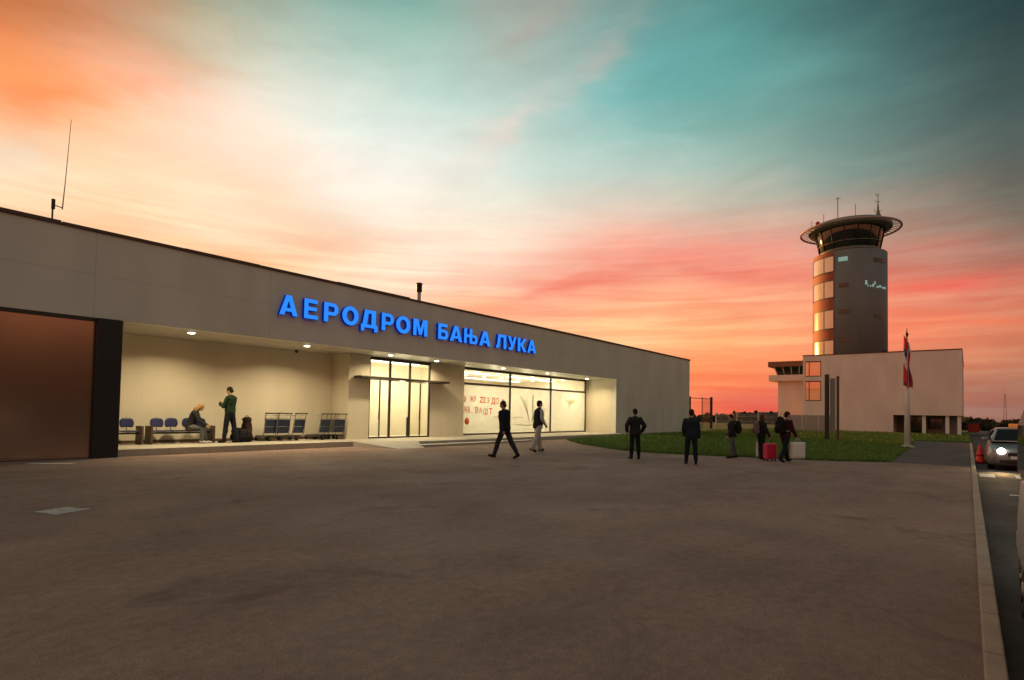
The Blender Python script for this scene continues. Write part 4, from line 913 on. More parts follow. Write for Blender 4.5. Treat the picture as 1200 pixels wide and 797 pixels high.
# ------------------------------------------------------------------ road things
t = thing('traffic_cone', 'red traffic cone standing on the kerb beside the road', 'cone', (29.3, -.35, -.118))
bm = B(); lathe(bm, (0, 0, 0), [(.17, .04), (.15, .10), (.06, .68), (.035, .74), (.0, .745)], 20); obj('body', bm, M['cone_red'], t)
bm = B(); box(bm, (-.16, -.15, 0), (.16, .15, .04), .012); obj('base', bm, M['rubber'], t)
bm = B(); lathe(bm, (0, 0, 0), [(.121, .30), (.128, .30), (.103, .46), (.096, .46)], 20); obj('reflective_band', bm, M['cone_red'], t)

def wheel(parent, x, y, r, w, side):
    bm = B(); lathe(bm, (x, y, r), [(r * .62, -w / 2), (r * .93, -w / 2), (r, -w / 2 + .03), (r, w / 2 - .03), (r * .93, w / 2), (r * .62, w / 2), (r * .62, -w / 2)], 28, axis='Y'); wh = obj('wheel', bm, M['rubber'], parent)
    bm = B(); lathe(bm, (x, y + side * (w / 2 - .04), r), [(0, side * .02), (r * .2, side * .025), (r * .25, 0), (r * .55, 0), (r * .62, side * .03), (r * .61, -side * .04)], 24, axis='Y')
    for k in range(5):
        a = k * 2 * math.pi / 5; tube(bm, [(x + .1 * r * math.cos(a), y + side * (w / 2 - .02), r + .1 * r * math.sin(a)), (x + .6 * r * math.cos(a), y + side * (w / 2 - .015), r + .6 * r * math.sin(a))], .025, 5)
    obj('rim', bm, M['metal'], wh)
def shell(bm, stations, mi=0):
    """car skin: rings of (x, half-width low, half-width high, z low, z high) joined along x, corners rounded"""
    rings = []
    for (x, wl_, wh_, z0, z1) in stations:
        pts = [(-wl_ * .92, z0), (-wl_, z0 + .08), (-wl_, z0 + (z1 - z0) * .55), (-wh_, z1 - .03), (-wh_ * .93, z1), (0, z1 + .015), (wh_ * .93, z1), (wh_, z1 - .03), (wl_, z0 + (z1 - z0) * .55), (wl_, z0 + .08), (wl_ * .92, z0)]
        rings.append([bm.verts.new((x, y, z)) for y, z in pts])
    n = len(rings[0])
    for i in range(len(rings) - 1):
        for k in range(n):
            f = bm.faces.new((rings[i][k], rings[i][(k + 1) % n], rings[i + 1][(k + 1) % n], rings[i + 1][k])); f.smooth = True; f.material_index = mi
    bm.faces.new(rings[0][::-1]); bm.faces.new(rings[-1])
# taxi, nose towards the camera (local -X is the nose)
CAR = thing('taxi', 'silver car with roof sign and one bright headlight coming along the road', 'car', (25.7, -1.37, -.118))
bm = B()
shell(bm, [(.0, .62, .58, .28, .62), (.06, .78, .70, .20, .70), (.30, .86, .80, .18, .76), (.9, .875, .80, .18, .86), (1.25, .875, .78, .18, .92), (3.2, .875, .80, .18, .95), (4.0, .86, .78, .2, .96), (4.25, .80, .74, .25, .92), (4.32, .7, .66, .32, .86)])
obj('body', bm, M['silver'], CAR)
bm = B()
shell(bm, [(1.12, .76, .74, .88, .93), (1.75, .76, .60, .90, 1.38), (2.1, .76, .60, .90, 1.44), (3.1, .76, .60, .90, 1.45), (3.75, .74, .58, .90, 1.30), (4.15, .72, .66, .88, .97)])
obj('cabin', bm, M['silver'], CAR)
bm = B()
def quad(pts): bm.faces.new([bm.verts.new(p) for p in pts])
quad([(1.19, -.66, 1.018), (1.19, .66, 1.018), (1.71, .54, 1.388), (1.71, -.54, 1.388)])
wsd = obj('windscreen', bm, M['car_glass'], CAR)
sm = wsd.modifiers.new('thickness', 'SOLIDIFY'); sm.thickness = .02; sm.offset = 0
for s in (-1, 1):
    for (a, b, c, d) in ((1.55, 2.45, 1.85, 2.45), (2.55, 3.55, 2.55, 3.35)):
        bm = B(); quad([(a, s * .770, 1.0), (b, s * .770, 1.0), (b, s * .770, 1.2), (d, s * .665, 1.36), (c, s * .665, 1.36), ((a + c) / 2, s * .770, 1.2)]); o = obj('side_window', bm, M['car_glass'], CAR)
        sm = o.modifiers.new('thickness', 'SOLIDIFY'); sm.thickness = .02; sm.offset = 0
    bm = B(); box(bm, (1.55, s * .80, .98), (1.68, s * 1.0, 1.10), .03); obj('side_mirror', bm, M['silver'], CAR)
    bm = B(); lathe(bm, (-.02, s * .50, .66), [(0, -.03), (.07, -.025), (.10, .0), (.11, .05)], 20, axis='X'); obj('headlight', bm, M['headlight'] if s > 0 else M['headlight'], CAR)
    for xx in (.82, 3.45): wheel(CAR, xx, s * .76, .31, .2, s)
bm = B(); box(bm, (-.025, -.34, .50), (.03, .34, .62), .015); box(bm, (-.015, -.55, .26), (.05, .55, .38), .015); obj('grille', bm, M['black_metal'], CAR)
bm = B(); box(bm, (-.04, -.26, .40), (-.012, .26, .50), .005); obj('number_plate', bm, M['white_paint'], CAR)
bm = B(); box(bm, (2.15, -.22, 1.475), (2.32, .22, 1.60), .03); obj('roof_sign', bm, M['taxi_orange'], CAR)
hl = bpy.data.lights.new('headlight_beam', 'SPOT'); hl.energy = 120; hl.spot_size = R(75); hl.spot_blend = .8; hl.color = (1, .62, .26); hl.shadow_soft_size = .06
ho = bpy.data.objects.new('headlight_beam', hl); COL.objects.link(ho); ho.parent = CAR; ho.location = (-.08, .5, .66)
ho.rotation_euler = Vector((-1, .06, -.10)).to_track_quat('-Z', 'Y').to_euler()

# white van beside the camera, only its far corner shows
VAN = thing('parked_van', 'pale van parked at the kerb, only one corner showing at the picture edge', 'van', (7.4, -1.285, -.118))
bm = B()
shell(bm, [(.0, .78, .72, .50, 1.02), (-.10, .90, .86, .42, 1.10), (-.45, .945, .92, .40, 1.16), (-3.9, .945, .93, .40, 1.18), (-4.45, .94, .92, .42, 1.16), (-4.55, .86, .84, .5, 1.1)])
obj('body', bm, M['van_white'], VAN)
bm = B()
shell(bm, [(-.16, .90, .88, 1.10, 1.17), (-.42, .925, .84, 1.10, 1.72), (-.62, .93, .80, 1.10, 1.98), (-1.0, .93, .80, 1.10, 2.08), (-4.2, .93, .80, 1.10, 2.08), (-4.42, .92, .80, 1.10, 1.95), (-4.52, .9, .86, 1.10, 1.2)])
obj('cabin', bm, M['silver'], VAN)
for s in (-1, 1):
    bm = B(); quad([(-.62, s * .940, 1.24), (-1.6, s * .940, 1.24), (-1.6, s * .940, 1.64), (-1.6, s * .868, 1.90), (-.86, s * .868, 1.90), (-.74, s * .940, 1.64)]); o = obj('side_window', bm, M['car_glass'], VAN)
    sm = o.modifiers.new('thickness', 'SOLIDIFY'); sm.thickness = .02; sm.offset = 0
    bm = B(); quad([(-1.75, s * .940, 1.24), (-3.9, s * .940, 1.24), (-3.9, s * .940, 1.64), (-3.9, s * .868, 1.90), (-1.75, s * .868, 1.90), (-1.75, s * .940, 1.64)]); o = obj('side_window', bm, M['car_glass'], VAN)
    sm = o.modifiers.new('thickness', 'SOLIDIFY'); sm.thickness = .02; sm.offset = 0
    bm = B(); box(bm, (-.08, s * .66, .92), (.02, s * .84, 1.10), .03); obj('tail_light', bm, M['tail_red'], VAN)
    for xx in (-.85, -3.7): wheel(VAN, xx, s * .83, .33, .22, s)
bm = B(); quad([(-.15, -.76, 1.22), (-.15, .76, 1.22), (-.39, .70, 1.73), (-.39, -.70, 1.73)]); o = obj('rear_window', bm, M['car_glass'], VAN)
sm = o.modifiers.new('thickness', 'SOLIDIFY'); sm.thickness = .02; sm.offset = 0
bm = B(); box(bm, (-.3, -.93, .42), (.06, .93, .66), .05); obj('bumper', bm, M['van_white'], VAN)

# ------------------------------------------------------------------ benches, trolleys, bags under the soffit
def bench(loc, seats, label):
    t = thing('beam_bench', label, 'bench', loc, 0, 'blue seat benches along the recess wall')
    n = len(seats); x0, x1 = min(seats) - .32, max(seats) + .32
    bm = B(); box(bm, (x0, -.03, .33), (x1, .03, .39), .006); obj('beam', bm, M['black_metal'], t)
    for xx in (x0 + .02, x1 - .02):
        bm = B(); box(bm, (xx - .035, -.27, 0), (xx + .035, .25, .60), .012); obj('end_panel', bm, M['brown'], t)
    for xx in seats:
        bm = B(); box(bm, (xx - .23, -.24, .41), (xx + .23, .2, .455), .02); obj('seat', bm, M['navy_plastic'], t)
        bm = B()
        rows = []
        for i in range(7):
            z = .56 + i * .05; row = []
            for j in range(7):
                u = (j - 3) / 3; row.append(bm.verts.new((xx + u * .205 * (1 - .30 * abs(i / 3 - 1) ** 3), .21 + .03 * i / 6 - .035 * u * u * 1.0 + .03, z - .02 * u * u)))
            rows.append(row)
        fs = [bm.faces.new((rows[i][j], rows[i][j + 1], rows[i + 1][j + 1], rows[i + 1][j])) for i in range(6) for j in range(6)]
        for f in fs: f.smooth = True
        o = obj('backrest', bm, M['navy_plastic'], t); sm = o.modifiers.new('thickness', 'SOLIDIFY'); sm.thickness = .025
        bm = B(); tube(bm, [(xx, .02, .38), (xx, .2, .42), (xx, .25, .62)], .018, 6); obj('bracket', bm, M['metal'], t)
    return t
bench((6.35, 20.95, ZS), [-.25, .32], 'blue bench half hidden by the dark column')
bench((8.2, 20.95, ZS), [-.66, -.22, .32, .70], 'blue bench on which the fair haired person sits')

def trolley():
    t = thing('luggage_trolley', 'x', 'luggage trolley', (0, 0, ZS), 0, 'luggage trolleys parked by the recess wall')
    bm = B()
    for s in (-.27, .27):
        tube(bm, [(s, -.52, .14), (s, .30, .14), (s * .95, .42, .35), (s * .9, .52, .98), (s * .9, .58, 1.06)], .016, 7)
    tube(bm, [(-.27, -.52, .14), (.27, -.52, .14)], .016, 7); tube(bm, [(-.25, .44, .55), (.25, .44, .55)], .012, 6); tube(bm, [(-.25, .50, .86), (.25, .50, .86)], .012, 6)
    for s in (-.12, 0, .12): tube(bm, [(s, -.5, .15), (s, .32, .15)], .010, 5)
    obj('frame', bm, M['metal'], t)
    bm = B(); box(bm, (-.26, -.45, .165), (.26, .30, .20), .01); obj('platform', bm, M['black_metal'], t)
    bm = B(); tube(bm, [(-.29, .58, 1.06), (.29, .58, 1.06)], .022, 8); obj('handle', bm, M['rubber'], t)
    bm = B(); box(bm, (-.255, .36, .30), (.255, .38, .83), .01)
    for v_ in bm.verts: v_.co.y += (v_.co.z - .34) * .22
    o = obj('front_board', bm, M['navy_board'], t); o['label'] = 'navy blue board'
    bm = B()
    for s in (-.2, .2): tube(bm, [(s, .28, .98), (s, .50, .98)], .008, 5)
    tube(bm, [(-.22, .28, .82), (.22, .28, .82)], .008, 5); tube(bm, [(-.22, .26, .98), (.22, .26, .98)], .008, 5)
    for k in range(7): xk = -.21 + k * .07; tube(bm, [(xk, .26, .98), (xk, .29, .82), (xk, .46, .82)], .005, 4)
    obj('wire_basket', bm, M['metal'], t)
    for (x_, y_) in ((-.24, -.42), (.24, -.42), (0, .30)):
        bm = B(); lathe(bm, (x_, y_, .085), [(.02, -.03), (.08, -.03), (.085, -.01), (.085, .01), (.08, .03), (.02, .03), (.02, -.03)], 16, axis='X'); obj('wheel', bm, M['rubber'], t)
    return t
tr0 = trolley()
tr0.location = (11.66, 20.88, ZS); tr0.rotation_euler = (0, 0, R(177)); tr0['label'] = 'luggage trolley second from the black bags, with a wide navy board'
dup(tr0, (11.28, 20.98, ZS), R(172), 'luggage trolley nearest to the black bags, standing slightly further back')
dup(tr0, (12.26, 20.9, ZS), R(187), 'luggage trolley at the right end of the group by the black bags')
dup(tr0, (13.42, 20.9, ZS), R(186), 'luggage trolley with navy board to the left of the grey board one')
t5 = dup(tr0, (13.80, 20.98, ZS), R(180), 'luggage trolley with a grey board, in the middle of the corner group')
for ch in t5.children:
    if ch.name.startswith('front_board'):
        ch.data = ch.data.copy(); ch.data.materials.clear(); ch.data.materials.append(M['grey_board']); ch['label'] = 'grey board'
dup(tr0, (14.14, 20.86, ZS), R(176), 'luggage trolley standing next to the wall of the entrance')

def fabric(name, col, vary=.2): return mat(name, col, .9, vary=vary, scale=14, bump=.35, bscale=25, spec=.2)
def blob_obj(name, build, m, parent=None, voxel=.02, loc=(0, 0, 0), rz=0, sm_=3, wob=0.):
    bm = B(); build(bm)
    me = bpy.data.meshes.new('source'); bm.to_mesh(me); bm.free()
    o = bpy.data.objects.new('source', me); COL.objects.link(o)
    a = o.modifiers.new('a', 'REMESH'); a.mode = 'VOXEL'; a.voxel_size = voxel; a.use_smooth_shade = True
    b = o.modifiers.new('b', 'SMOOTH'); b.factor = .5; b.iterations = sm_
    dg = bpy.context.evaluated_depsgraph_get(); dg.update()
    m2 = bpy.data.meshes.new_from_object(o.evaluated_get(dg)); bpy.data.objects.remove(o); bpy.data.meshes.remove(me)
    if wob:
        for v_ in m2.vertices:
            c_ = v_.co; v_.co = c_ + v_.normal * wob * (noise.noise(Vector((c_.x * 11, c_.y * 11, c_.z * 7))) + .6 * noise.noise(Vector((c_.x * 14, c_.y * 14, c_.z * 30 + 5))) + .45)
    m2.name = name; m2.materials.clear(); m2.materials.append(m)
    for p in m2.polygons: p.use_smooth = True
    r = bpy.data.objects.new(name, m2); COL.objects.link(r); r.location = loc; r.rotation_euler = (0, 0, rz)
    if parent: r.parent = parent
    return r
def ell(bm, c, r, rot=None):
    q = bmesh.ops.create_icosphere(bm, subdivisions=3, radius=1)
    for v_ in q['verts']:
        p = Vector((v_.co.x * r[0], v_.co.y * r[1], v_.co.z * r[2]))
        if rot: p = rot @ p
        v_.co = p + Vector(c)
def cap(bm, p, q, r0, r1):
    p, q = Vector(p), Vector(q); d = q - p
    for c, r in ((p, r0), (q, r1)):
        k = bmesh.ops.create_icosphere(bm, subdivisions=2, radius=r)
        for v_ in k['verts']: v_.co += c
    if d.length < 1e-5: return
    m_ = Matrix.Translation((p + q) / 2) @ d.to_track_quat('Z', 'Y').to_matrix().to_4x4()
    bmesh.ops.create_cone(bm, cap_ends=True, segments=14, radius1=r0, radius2=r1, depth=d.length, matrix=m_)
def loft(bm, rings, Mx=None, seg=24, power=2.4):
    vr = []
    for (x, y, z, rx, ry) in rings:
        ring = []
        for k in range(seg):
            a = 2 * math.pi * k / seg; c, s = math.cos(a), math.sin(a)
            p = Vector((x + rx * math.copysign(abs(c) ** (2 / power), c), y + ry * math.copysign(abs(s) ** (2 / power), s), z))
            ring.append(bm.verts.new(Mx @ p if Mx else p))
        vr.append(ring)
    for i in range(len(vr) - 1):
        for k in range(seg): bm.faces.new((vr[i][k], vr[i][(k + 1) % seg], vr[i + 1][(k + 1) % seg], vr[i + 1][k]))
    bm.faces.new(vr[0][::-1]); bm.faces.new(vr[-1])

# bags on the pavement
BLACK = fabric('black_fabric', (.012, .011, .012)); DBROWN = fabric('dark_brown_fabric', (.035, .020, .016))
t = thing('duffel_bag', 'black duffel bag lying on the pavement at the feet of the standing person', 'bag', (10.13, 20.6, ZS))
def f_(bm):
    cap(bm, (-.22, 0, .19), (.22, 0, .19), .18, .19); cap(bm, (-.25, .02, .10), (.25, .02, .10), .095, .095); cap(bm, (-.1, 0, .36), (.15, 0, .34), .09, .1); cap(bm, (-.22, .05, .40), (.0, .05, .42), .12, .1)
blob_obj('body', f_, BLACK, t, .02, wob=.02)
bm = B(); tube(bm, [(-.16, -.17, .28), (-.12, -.2, .46), (.1, -.2, .46), (.14, -.17, .28)], .014, 6); obj('handle', bm, DBROWN, t)
t = thing('backpack', 'tall dark brown backpack standing behind the black duffel bag', 'backpack', (10.42, 20.82, ZS))
def f_(bm):
    ell(bm, (0, 0, .45), (.19, .14, .44)); ell(bm, (.0, -.10, .28), (.15, .09, .2)); ell(bm, (0, 0, .80), (.17, .13, .12)); cap(bm, (-.14, 0, .1), (.14, 0, .1), .10, .10)
blob_obj('body', f_, DBROWN, t, .02, wob=.02)
bm = B(); tube(bm, [(-.05, .02, .9), (-.04, .02, .96), (.04, .02, .96), (.05, .02, .9)], .012, 6); obj('loop', bm, BLACK, t)

# ------------------------------------------------------------------ people
def person(label, loc, rz, H, pose, look, group=None):
    """pose angles in degrees, forward is local +Y. Body is one remeshed surface, clothes and hair its children."""
    k = H / 1.75
    lean = pose.get('lean', 0)
    Mx = Matrix.Translation((0, 0, .95)) @ Matrix.Rotation(R(-lean), 4, 'X') @ Matrix.Translation((0, 0, -.95))
    J = {}
    for s, nm in ((-1, 'L'), (1, 'R')):
        sw, kn, ab = pose['leg' + nm][:3]; fp = pose['leg' + nm][3] if len(pose['leg' + nm]) > 3 else 0
        hip = Vector((s * .092, 0, .90)); d = Vector((s * math.sin(R(ab)), math.sin(R(sw)), -math.cos(R(sw)) * math.cos(R(ab)))).normalized()
        knee = hip + d * .43; a2 = sw - kn
        d2 = Vector((s * math.sin(R(ab)) * .6, math.sin(R(a2)), -math.cos(R(a2)))).normalized(); ank = knee + d2 * .40
        toe = Vector((s * .14, math.cos(R(fp)), math.sin(R(fp)))).normalized()
        J['hip' + nm], J['knee' + nm], J['ank' + nm], J['toe' + nm] = hip, knee, ank, toe
        sw, ab, el, tw = pose['arm' + nm]
        sh = Mx @ Vector((s * .182, -.005, 1.405)); u = Vector((s * math.sin(R(ab)), math.sin(R(sw)), -math.cos(R(sw)) * math.cos(R(ab)))).normalized()
        u = (Mx.to_3x3() @ u).normalized()
        elb = sh + u * .295; f = Mx.to_3x3() @ Vector((-s * math.sin(R(tw)), math.cos(R(tw)), 0)); f = (f - u * f.dot(u)).normalized()
        fd = (u * math.cos(R(el)) + f * math.sin(R(el))).normalized(); wr = elb + fd * .25
        J['sh' + nm], J['elb' + nm], J['wr' + nm], J['fd' + nm] = sh, elb, wr, fd
    hy, hp = pose.get('head', (0, 0))
    hM = Mx @ Matrix.Translation((0, .0, 1.50)) @ Matrix.Rotation(R(hy), 4, 'Z') @ Matrix.Rotation(R(-hp), 4, 'X')
    def hd(x, y, z): return hM @ Vector((x, y, z))
    hR = hM.to_3x3()
    torso = [(0, .0, .84, .150, .105), (0, .0, .92, .165, .115), (0, .005, 1.02, .148, .102), (0, .01, 1.14, .145, .102), (0, .012, 1.27, .168, .116), (0, .0, 1.36, .178, .108), (0, -.008, 1.43, .130, .082), (0, -.005, 1.47, .07, .066)]
    def head(bm):
        cap(bm, Mx @ Vector((0, -.01, 1.43)), hd(0, .01, .06), .062, .056)
        ell(bm, hd(0, .005, .165), (.076, .096, .100), hR); ell(bm, hd(0, .030, .092), (.056, .066, .068), hR)
        ell(bm, hd(0, .045, .052), (.034, .034, .024), hR)
        ell(bm, hd(0, .106, .118), (.013, .022, .022), hR); ell(bm, hd(0, .098, .138), (.010, .012, .022), hR)
        ell(bm, hd(0, .088, .083), (.026, .012, .008), hR)
        ell(bm, hd(0, .088, .158), (.050, .012, .009), hR)
        for s in (-1, 1): ell(bm, hd(s * .078, .0, .125), (.012, .022, .032), hR)
    def hand(bm, nm, s):
        w, fd = J['wr' + nm], J['fd' + nm]; curl = pose.get('curl', 25)
        side = Vector((0, 1, 0)) if abs(fd.y) < .7 else Vector((0, 0, 1)); side = (side - fd * side.dot(fd)).normalized(); nrm = fd.cross(side).normalized() * (-s)
        rot = Matrix((side, nrm, fd)).transposed()
        ell(bm, w + fd * .050, (.041, .018, .052), rot)
        for i, ln in enumerate((.068, .078, .072, .056)):
            o = w + fd * .092 + side * (.030 - i * .020)
            a = R(curl); d1_ = fd * math.cos(a) + nrm * math.sin(a); m_ = o + d1_ * ln * .5; d2_ = fd * math.cos(2 * a) + nrm * math.sin(2 * a)
            cap(bm, o - fd * .02, m_, .0095, .0088); cap(bm, m_, m_ + d2_ * ln * .5, .0088, .0075)
        tb = w + fd * .032 + side * .030; td = (fd * .65 + side * .6 + nrm * .35).normalized()
        cap(bm, tb, tb + td * .035, .012, .011); cap(bm, tb + td * .035, tb + td * .035 + (td + fd * .4).normalized() * .030, .011, .009)
    def legs(bm, pad, upto=1.0, flare=0.):
        for nm in 'LR':
            h, kn, an = J['hip' + nm], J['knee' + nm], J['ank' + nm]
            cap(bm, h, kn, .082 + pad, .056 + pad); mid = kn.lerp(an, .3) - Vector((0, .008, 0))
            cap(bm, kn, mid, .055 + pad, .056 + pad * 1.1); e = kn.lerp(an, upto)
            cap(bm, mid, e, .056 + pad * 1.1, .036 + pad * 1.3 + flare)
    def arms(bm, pad, upto=1.0):
        for nm in 'LR':
            s_, e, w = J['sh' + nm], J['elb' + nm], J['wr' + nm]
            cap(bm, s_, e, .050 + pad, .040 + pad); cap(bm, e, e.lerp(w, upto), .041 + pad, .028 + pad * 1.1)
    def feet(bm, pad, sole=0):
        for nm in 'LR':
            a, t_ = J['ank' + nm], J['toe' + nm]; dn = Vector((0, 0, -1)); dn = (dn - t_ * dn.dot(t_)).normalized()
            cap(bm, a, a + dn * .045 - t_ * .03, .036 + pad, .036 + pad); cap(bm, a + dn * .052 - t_ * .035, a + dn * .062 + t_ * .13, .034 + pad, .030 + pad); cap(bm, a + dn * .062 + t_ * .08, a + dn * .066 + t_ * .165, .036 + pad, .026 + pad)
    def body(bm):
        loft(bm, torso, Mx); loft(bm, [(0, 0, .80, .13, .09), (0, 0, .90, .16, .11), (0, 0, .98, .15, .10)]); head(bm); legs(bm, 0); arms(bm, 0); feet(bm, 0)
        for nm, s in (('L', -1), ('R', 1)): hand(bm, nm, s)
    o = blob_obj('person', body, M['skin'], None, .0085, sm_=2)
    lowest = min(J['ank' + nm].z - .066 * abs(math.cos(math.asin(max(-1, min(1, J['toe' + nm].z))))) - .036 - max(0, -J['toe' + nm].z) * .165 for nm in 'LR') if not pose.get('seat') else min(J['ankL'].z, J['ankR'].z) - .10
    kids = []
    tp = look.get('top_pad', .024); hem = look.get('hem', .86)
    def top(bm):
        rr = [(x, y, z, rx + tp, ry + tp) for (x, y, z, rx, ry) in torso if z > hem + .02]
        z0, r0 = hem, max(.150 + tp + .006, rr[0][3])
        loft(bm, [(0, .0, hem, r0, rr[0][4] + .004)] + rr[:-1] + [(0, -.004, 1.455, .085 + tp * .5, .075 + tp * .5)], Mx)
        if 'shirt' not in look: arms(bm, tp * .8, .97)
        if look.get('hood'): ell(bm, Mx @ Vector((0, -.085, 1.43)), (.105, .06, .075))
        if look.get('collar', 1): loft(bm, [(0, -.005, 1.44, .088, .080), (0, -.002, 1.50, .078, .074)], Mx)
    kids.append(blob_obj('jacket', top, look['top'], o, .012, sm_=3, wob=.012))
    if 'shirt' in look:
        def sl(bm): arms(bm, .014, .98)
        kids.append(blob_obj('shirt_sleeve', sl, look['shirt'], o, .011, sm_=3, wob=.012))
    pd = look.get('leg_pad', .016)
    def pants(bm):
        loft(bm, [(0, 0, .80, .125, .095), (0, 0, .86, .160 + pd * .4, .112 + pd * .5), (0, 0, .95, .160 + pd * .3, .112 + pd * .4), (0, 0, .99, .150, .104)]); legs(bm, pd, look.get('leg_to', .98), look.get('flare', 0))
    kids.append(blob_obj('trousers', pants, look['legs'], o, .012, sm_=3, wob=.010))
    kids.append(blob_obj('shoes', lambda bm: feet(bm, .010), look['shoes'], o, .010, sm_=2))
    def hair(bm):
        ell(bm, hd(0, -.012, .182), (.084, .098, .092), hR); ell(bm, hd(0, -.05, .135), (.076, .058, .085), hR)
        if look.get('long'):
            ell(bm, hd(0, -.07, .06), (.085, .045, .13), hR)
            for s in (-1, 1): ell(bm, hd(s * .074, -.01, .07), (.024, .055, .125), hR)
        if look.get('cap'): ell(bm, hd(0, .09, .175), (.06, .07, .012), hR)
    kids.append(blob_obj('hair', hair, look['hair'], o, .010, sm_=2, wob=.008))
    def eyes(bm):
        for s in (-1, 1): ell(bm, hd(s * .031, .086, .140), (.012, .010, .007), hR)
    bm = B(); eyes(bm); kids.append(obj('eyes', bm, BLACK, o))
    # local shift and scale baked into the meshes so that the feet stand on z = 0
    for q in [o] + kids:
        q.data.transform(Matrix.Scale(k, 4) @ Matrix.Translation((0, 0, -lowest)))
    o.location = loc; o.rotation_euler = (0, 0, rz); tag(o, label, 'person', group)
    o['kind'] = 'thing'
    J['low'], J['k'], J['Mx'] = lowest, k, Mx
    def wpt(p):
        q = (Vector(p) - Vector((0, 0, lowest))) * k
        return Matrix.Translation(loc) @ Matrix.Rotation(rz, 4, 'Z') @ q
    return o, J, wpt
AWAY = R(-51.4)
NAVY = fabric('navy_cloth', (.011, .013, .022)); INDIGO = fabric('dark_jeans', (.028, .030, .036)); GREYJ = fabric('grey_jeans', (.10, .10, .10))
CHAR = fabric('charcoal_cloth', (.020, .020, .022)); LIGHT = fabric('light_trousers', (.42, .39, .38)); PALE = fabric('pale_shirt', (.46, .44, .46))
MAROON = fabric('maroon_cloth', (.045, .010, .014)); GREEN = fabric('green_cloth', (.016, .036, .018)); STEEL = fabric('steel_blue_cloth', (.014, .022, .034))
HDARK = fabric('dark_hair', (.022, .013, .010)); HBROWN = fabric('brown_hair', (.075, .030, .016)); HBLOND = fabric('blond_hair', (.36, .21, .09)); SHOE = fabric('dark_shoe', (.014, .012, .011)); SHOEW = fabric('white_shoe', (.5, .46, .44))
PINK = mat('pink_shell', (.62, .020, .075), .4, vary=.12, coat=.2); WHITEB = fabric('white_bag', (.68, .66, .62), .06); GREYP = fabric('grey_pink_fabric', (.16, .11, .11)); GREYC = fabric('pale_grey_cloth', (.30, .32, .36))

person('walking person in dark hooded jacket and jeans, in full stride before the red lettering', (14.66, 11.98, zlot(12)), AWAY + R(58), 1.90,
       dict(legL=(24, 6, 3, 12), legR=(-22, 10, 3, -22), armL=(-16, 8, 14, 20), armR=(14, 20, 34, -10), lean=5, head=(8, 8)),
       dict(top=NAVY, legs=INDIGO, shoes=SHOE, hair=HBROWN, hood=1, hem=.78, top_pad=.034))
person('person in dark vest over pale sleeves and light trousers walking past the window', (18.05, 13.1, zlot(13.1)), AWAY + R(-62), 1.95,
       dict(legL=(13, 4, 2, 6), legR=(-14, 12, 2, -18), armL=(-4, 8, 48, 30), armR=(4, 9, 42, 20), lean=4, head=(-6, 4)),
       dict(top=CHAR, legs=LIGHT, shoes=SHOE, hair=HDARK, shirt=PALE, sleeve=.02, hem=.80, top_pad=.034, leg_pad=.03, flare=.012))
person('person all in black standing on the forecourt, hands in jacket pockets', (18.46, 9.17, zlot(9.2)), AWAY + R(6), 1.72,
       dict(legL=(2, 2, 3), legR=(-2, 2, 3), armL=(-10, 30, 62, 45), armR=(-10, 30, 62, 45), lean=2, head=(0, 4)),
       dict(top=CHAR, legs=NAVY, shoes=SHOE, hair=HDARK, hem=.80, top_pad=.036))
person('person in dark blue jacket waiting in front of the terminal corner', (18.03, 6.98, 0), AWAY + R(-14), 1.72,
       dict(legL=(3, 2, 5), legR=(-5, 4, 4), armL=(4, 12, 40, 30), armR=(-2, 7, 14, 10), lean=1, head=(-10, 4)),
       dict(top=STEEL, legs=NAVY, shoes=SHOE, hair=HDARK, hem=.78, top_pad=.034))
p5, J5, w5 = person('person in grey jeans facing left with a dark backpack', (22.0, 6.95, 0), AWAY + R(78), 1.60,
       dict(legL=(6, 4, 3), legR=(-8, 8, 3, -6), armL=(6, 8, 30, 20), armR=(4, 8, 26, 20), lean=4, head=(0, 6)),
       dict(top=CHAR, legs=GREYJ, shoes=SHOE, hair=HDARK, hem=.84))
p6, J6, w6 = person('woman in dark clothes with reddish hair, beside a pink suitcase', (22.35, 6.0, 0), AWAY + R(-80), 1.60,
       dict(legL=(5, 3, 2), legR=(-4, 4, 2), armL=(-4, 9, 16, 10), armR=(14, 9, 18, 10), lean=3, head=(0, 2)),
       dict(top=CHAR, legs=NAVY, shoes=SHOE, hair=HBROWN, hem=.84, long=1))
p7, J7, w7 = person('person in maroon jacket stepping forward with a large white bag in hand', (21.55, 5.0, 0), AWAY + R(-70), 1.74,
       dict(legL=(18, 6, 2, 6), legR=(-16, 12, 2, -18), armL=(2, 8, 22, 10), armR=(20, 8, 18, 5), lean=7, head=(-4, 4)),
       dict(top=MAROON, legs=NAVY, shoes=SHOE, hair=HDARK, hem=.84))
p8, J8, w8 = person('standing person in green top and dark trousers looking at a phone', (9.62, 20.45, ZS), AWAY + R(82), 1.94,
       dict(legL=(8, 4, 4), legR=(-10, 6, 3, -4), armL=(18, 8, 96, 25), armR=(14, 10, 88, 25), lean=-2, head=(0, 24), curl=45),
       dict(top=GREEN, legs=NAVY, shoes=SHOE, hair=HDARK, hem=.94))
p9, J9, w9 = person('fair haired person sitting bent forward on the blue bench', (8.42, 20.80, ZS), AWAY + R(-72), 1.80,
       dict(legL=(84, 78, 6), legR=(86, 88, 6), armL=(42, 6, 40, 10), armR=(52, 6, 22, 10), lean=22, head=(0, 22), seat=1),
       dict(top=CHAR, legs=GREYJ, shoes=SHOEW, hair=HBLOND, hem=.88, long=1))
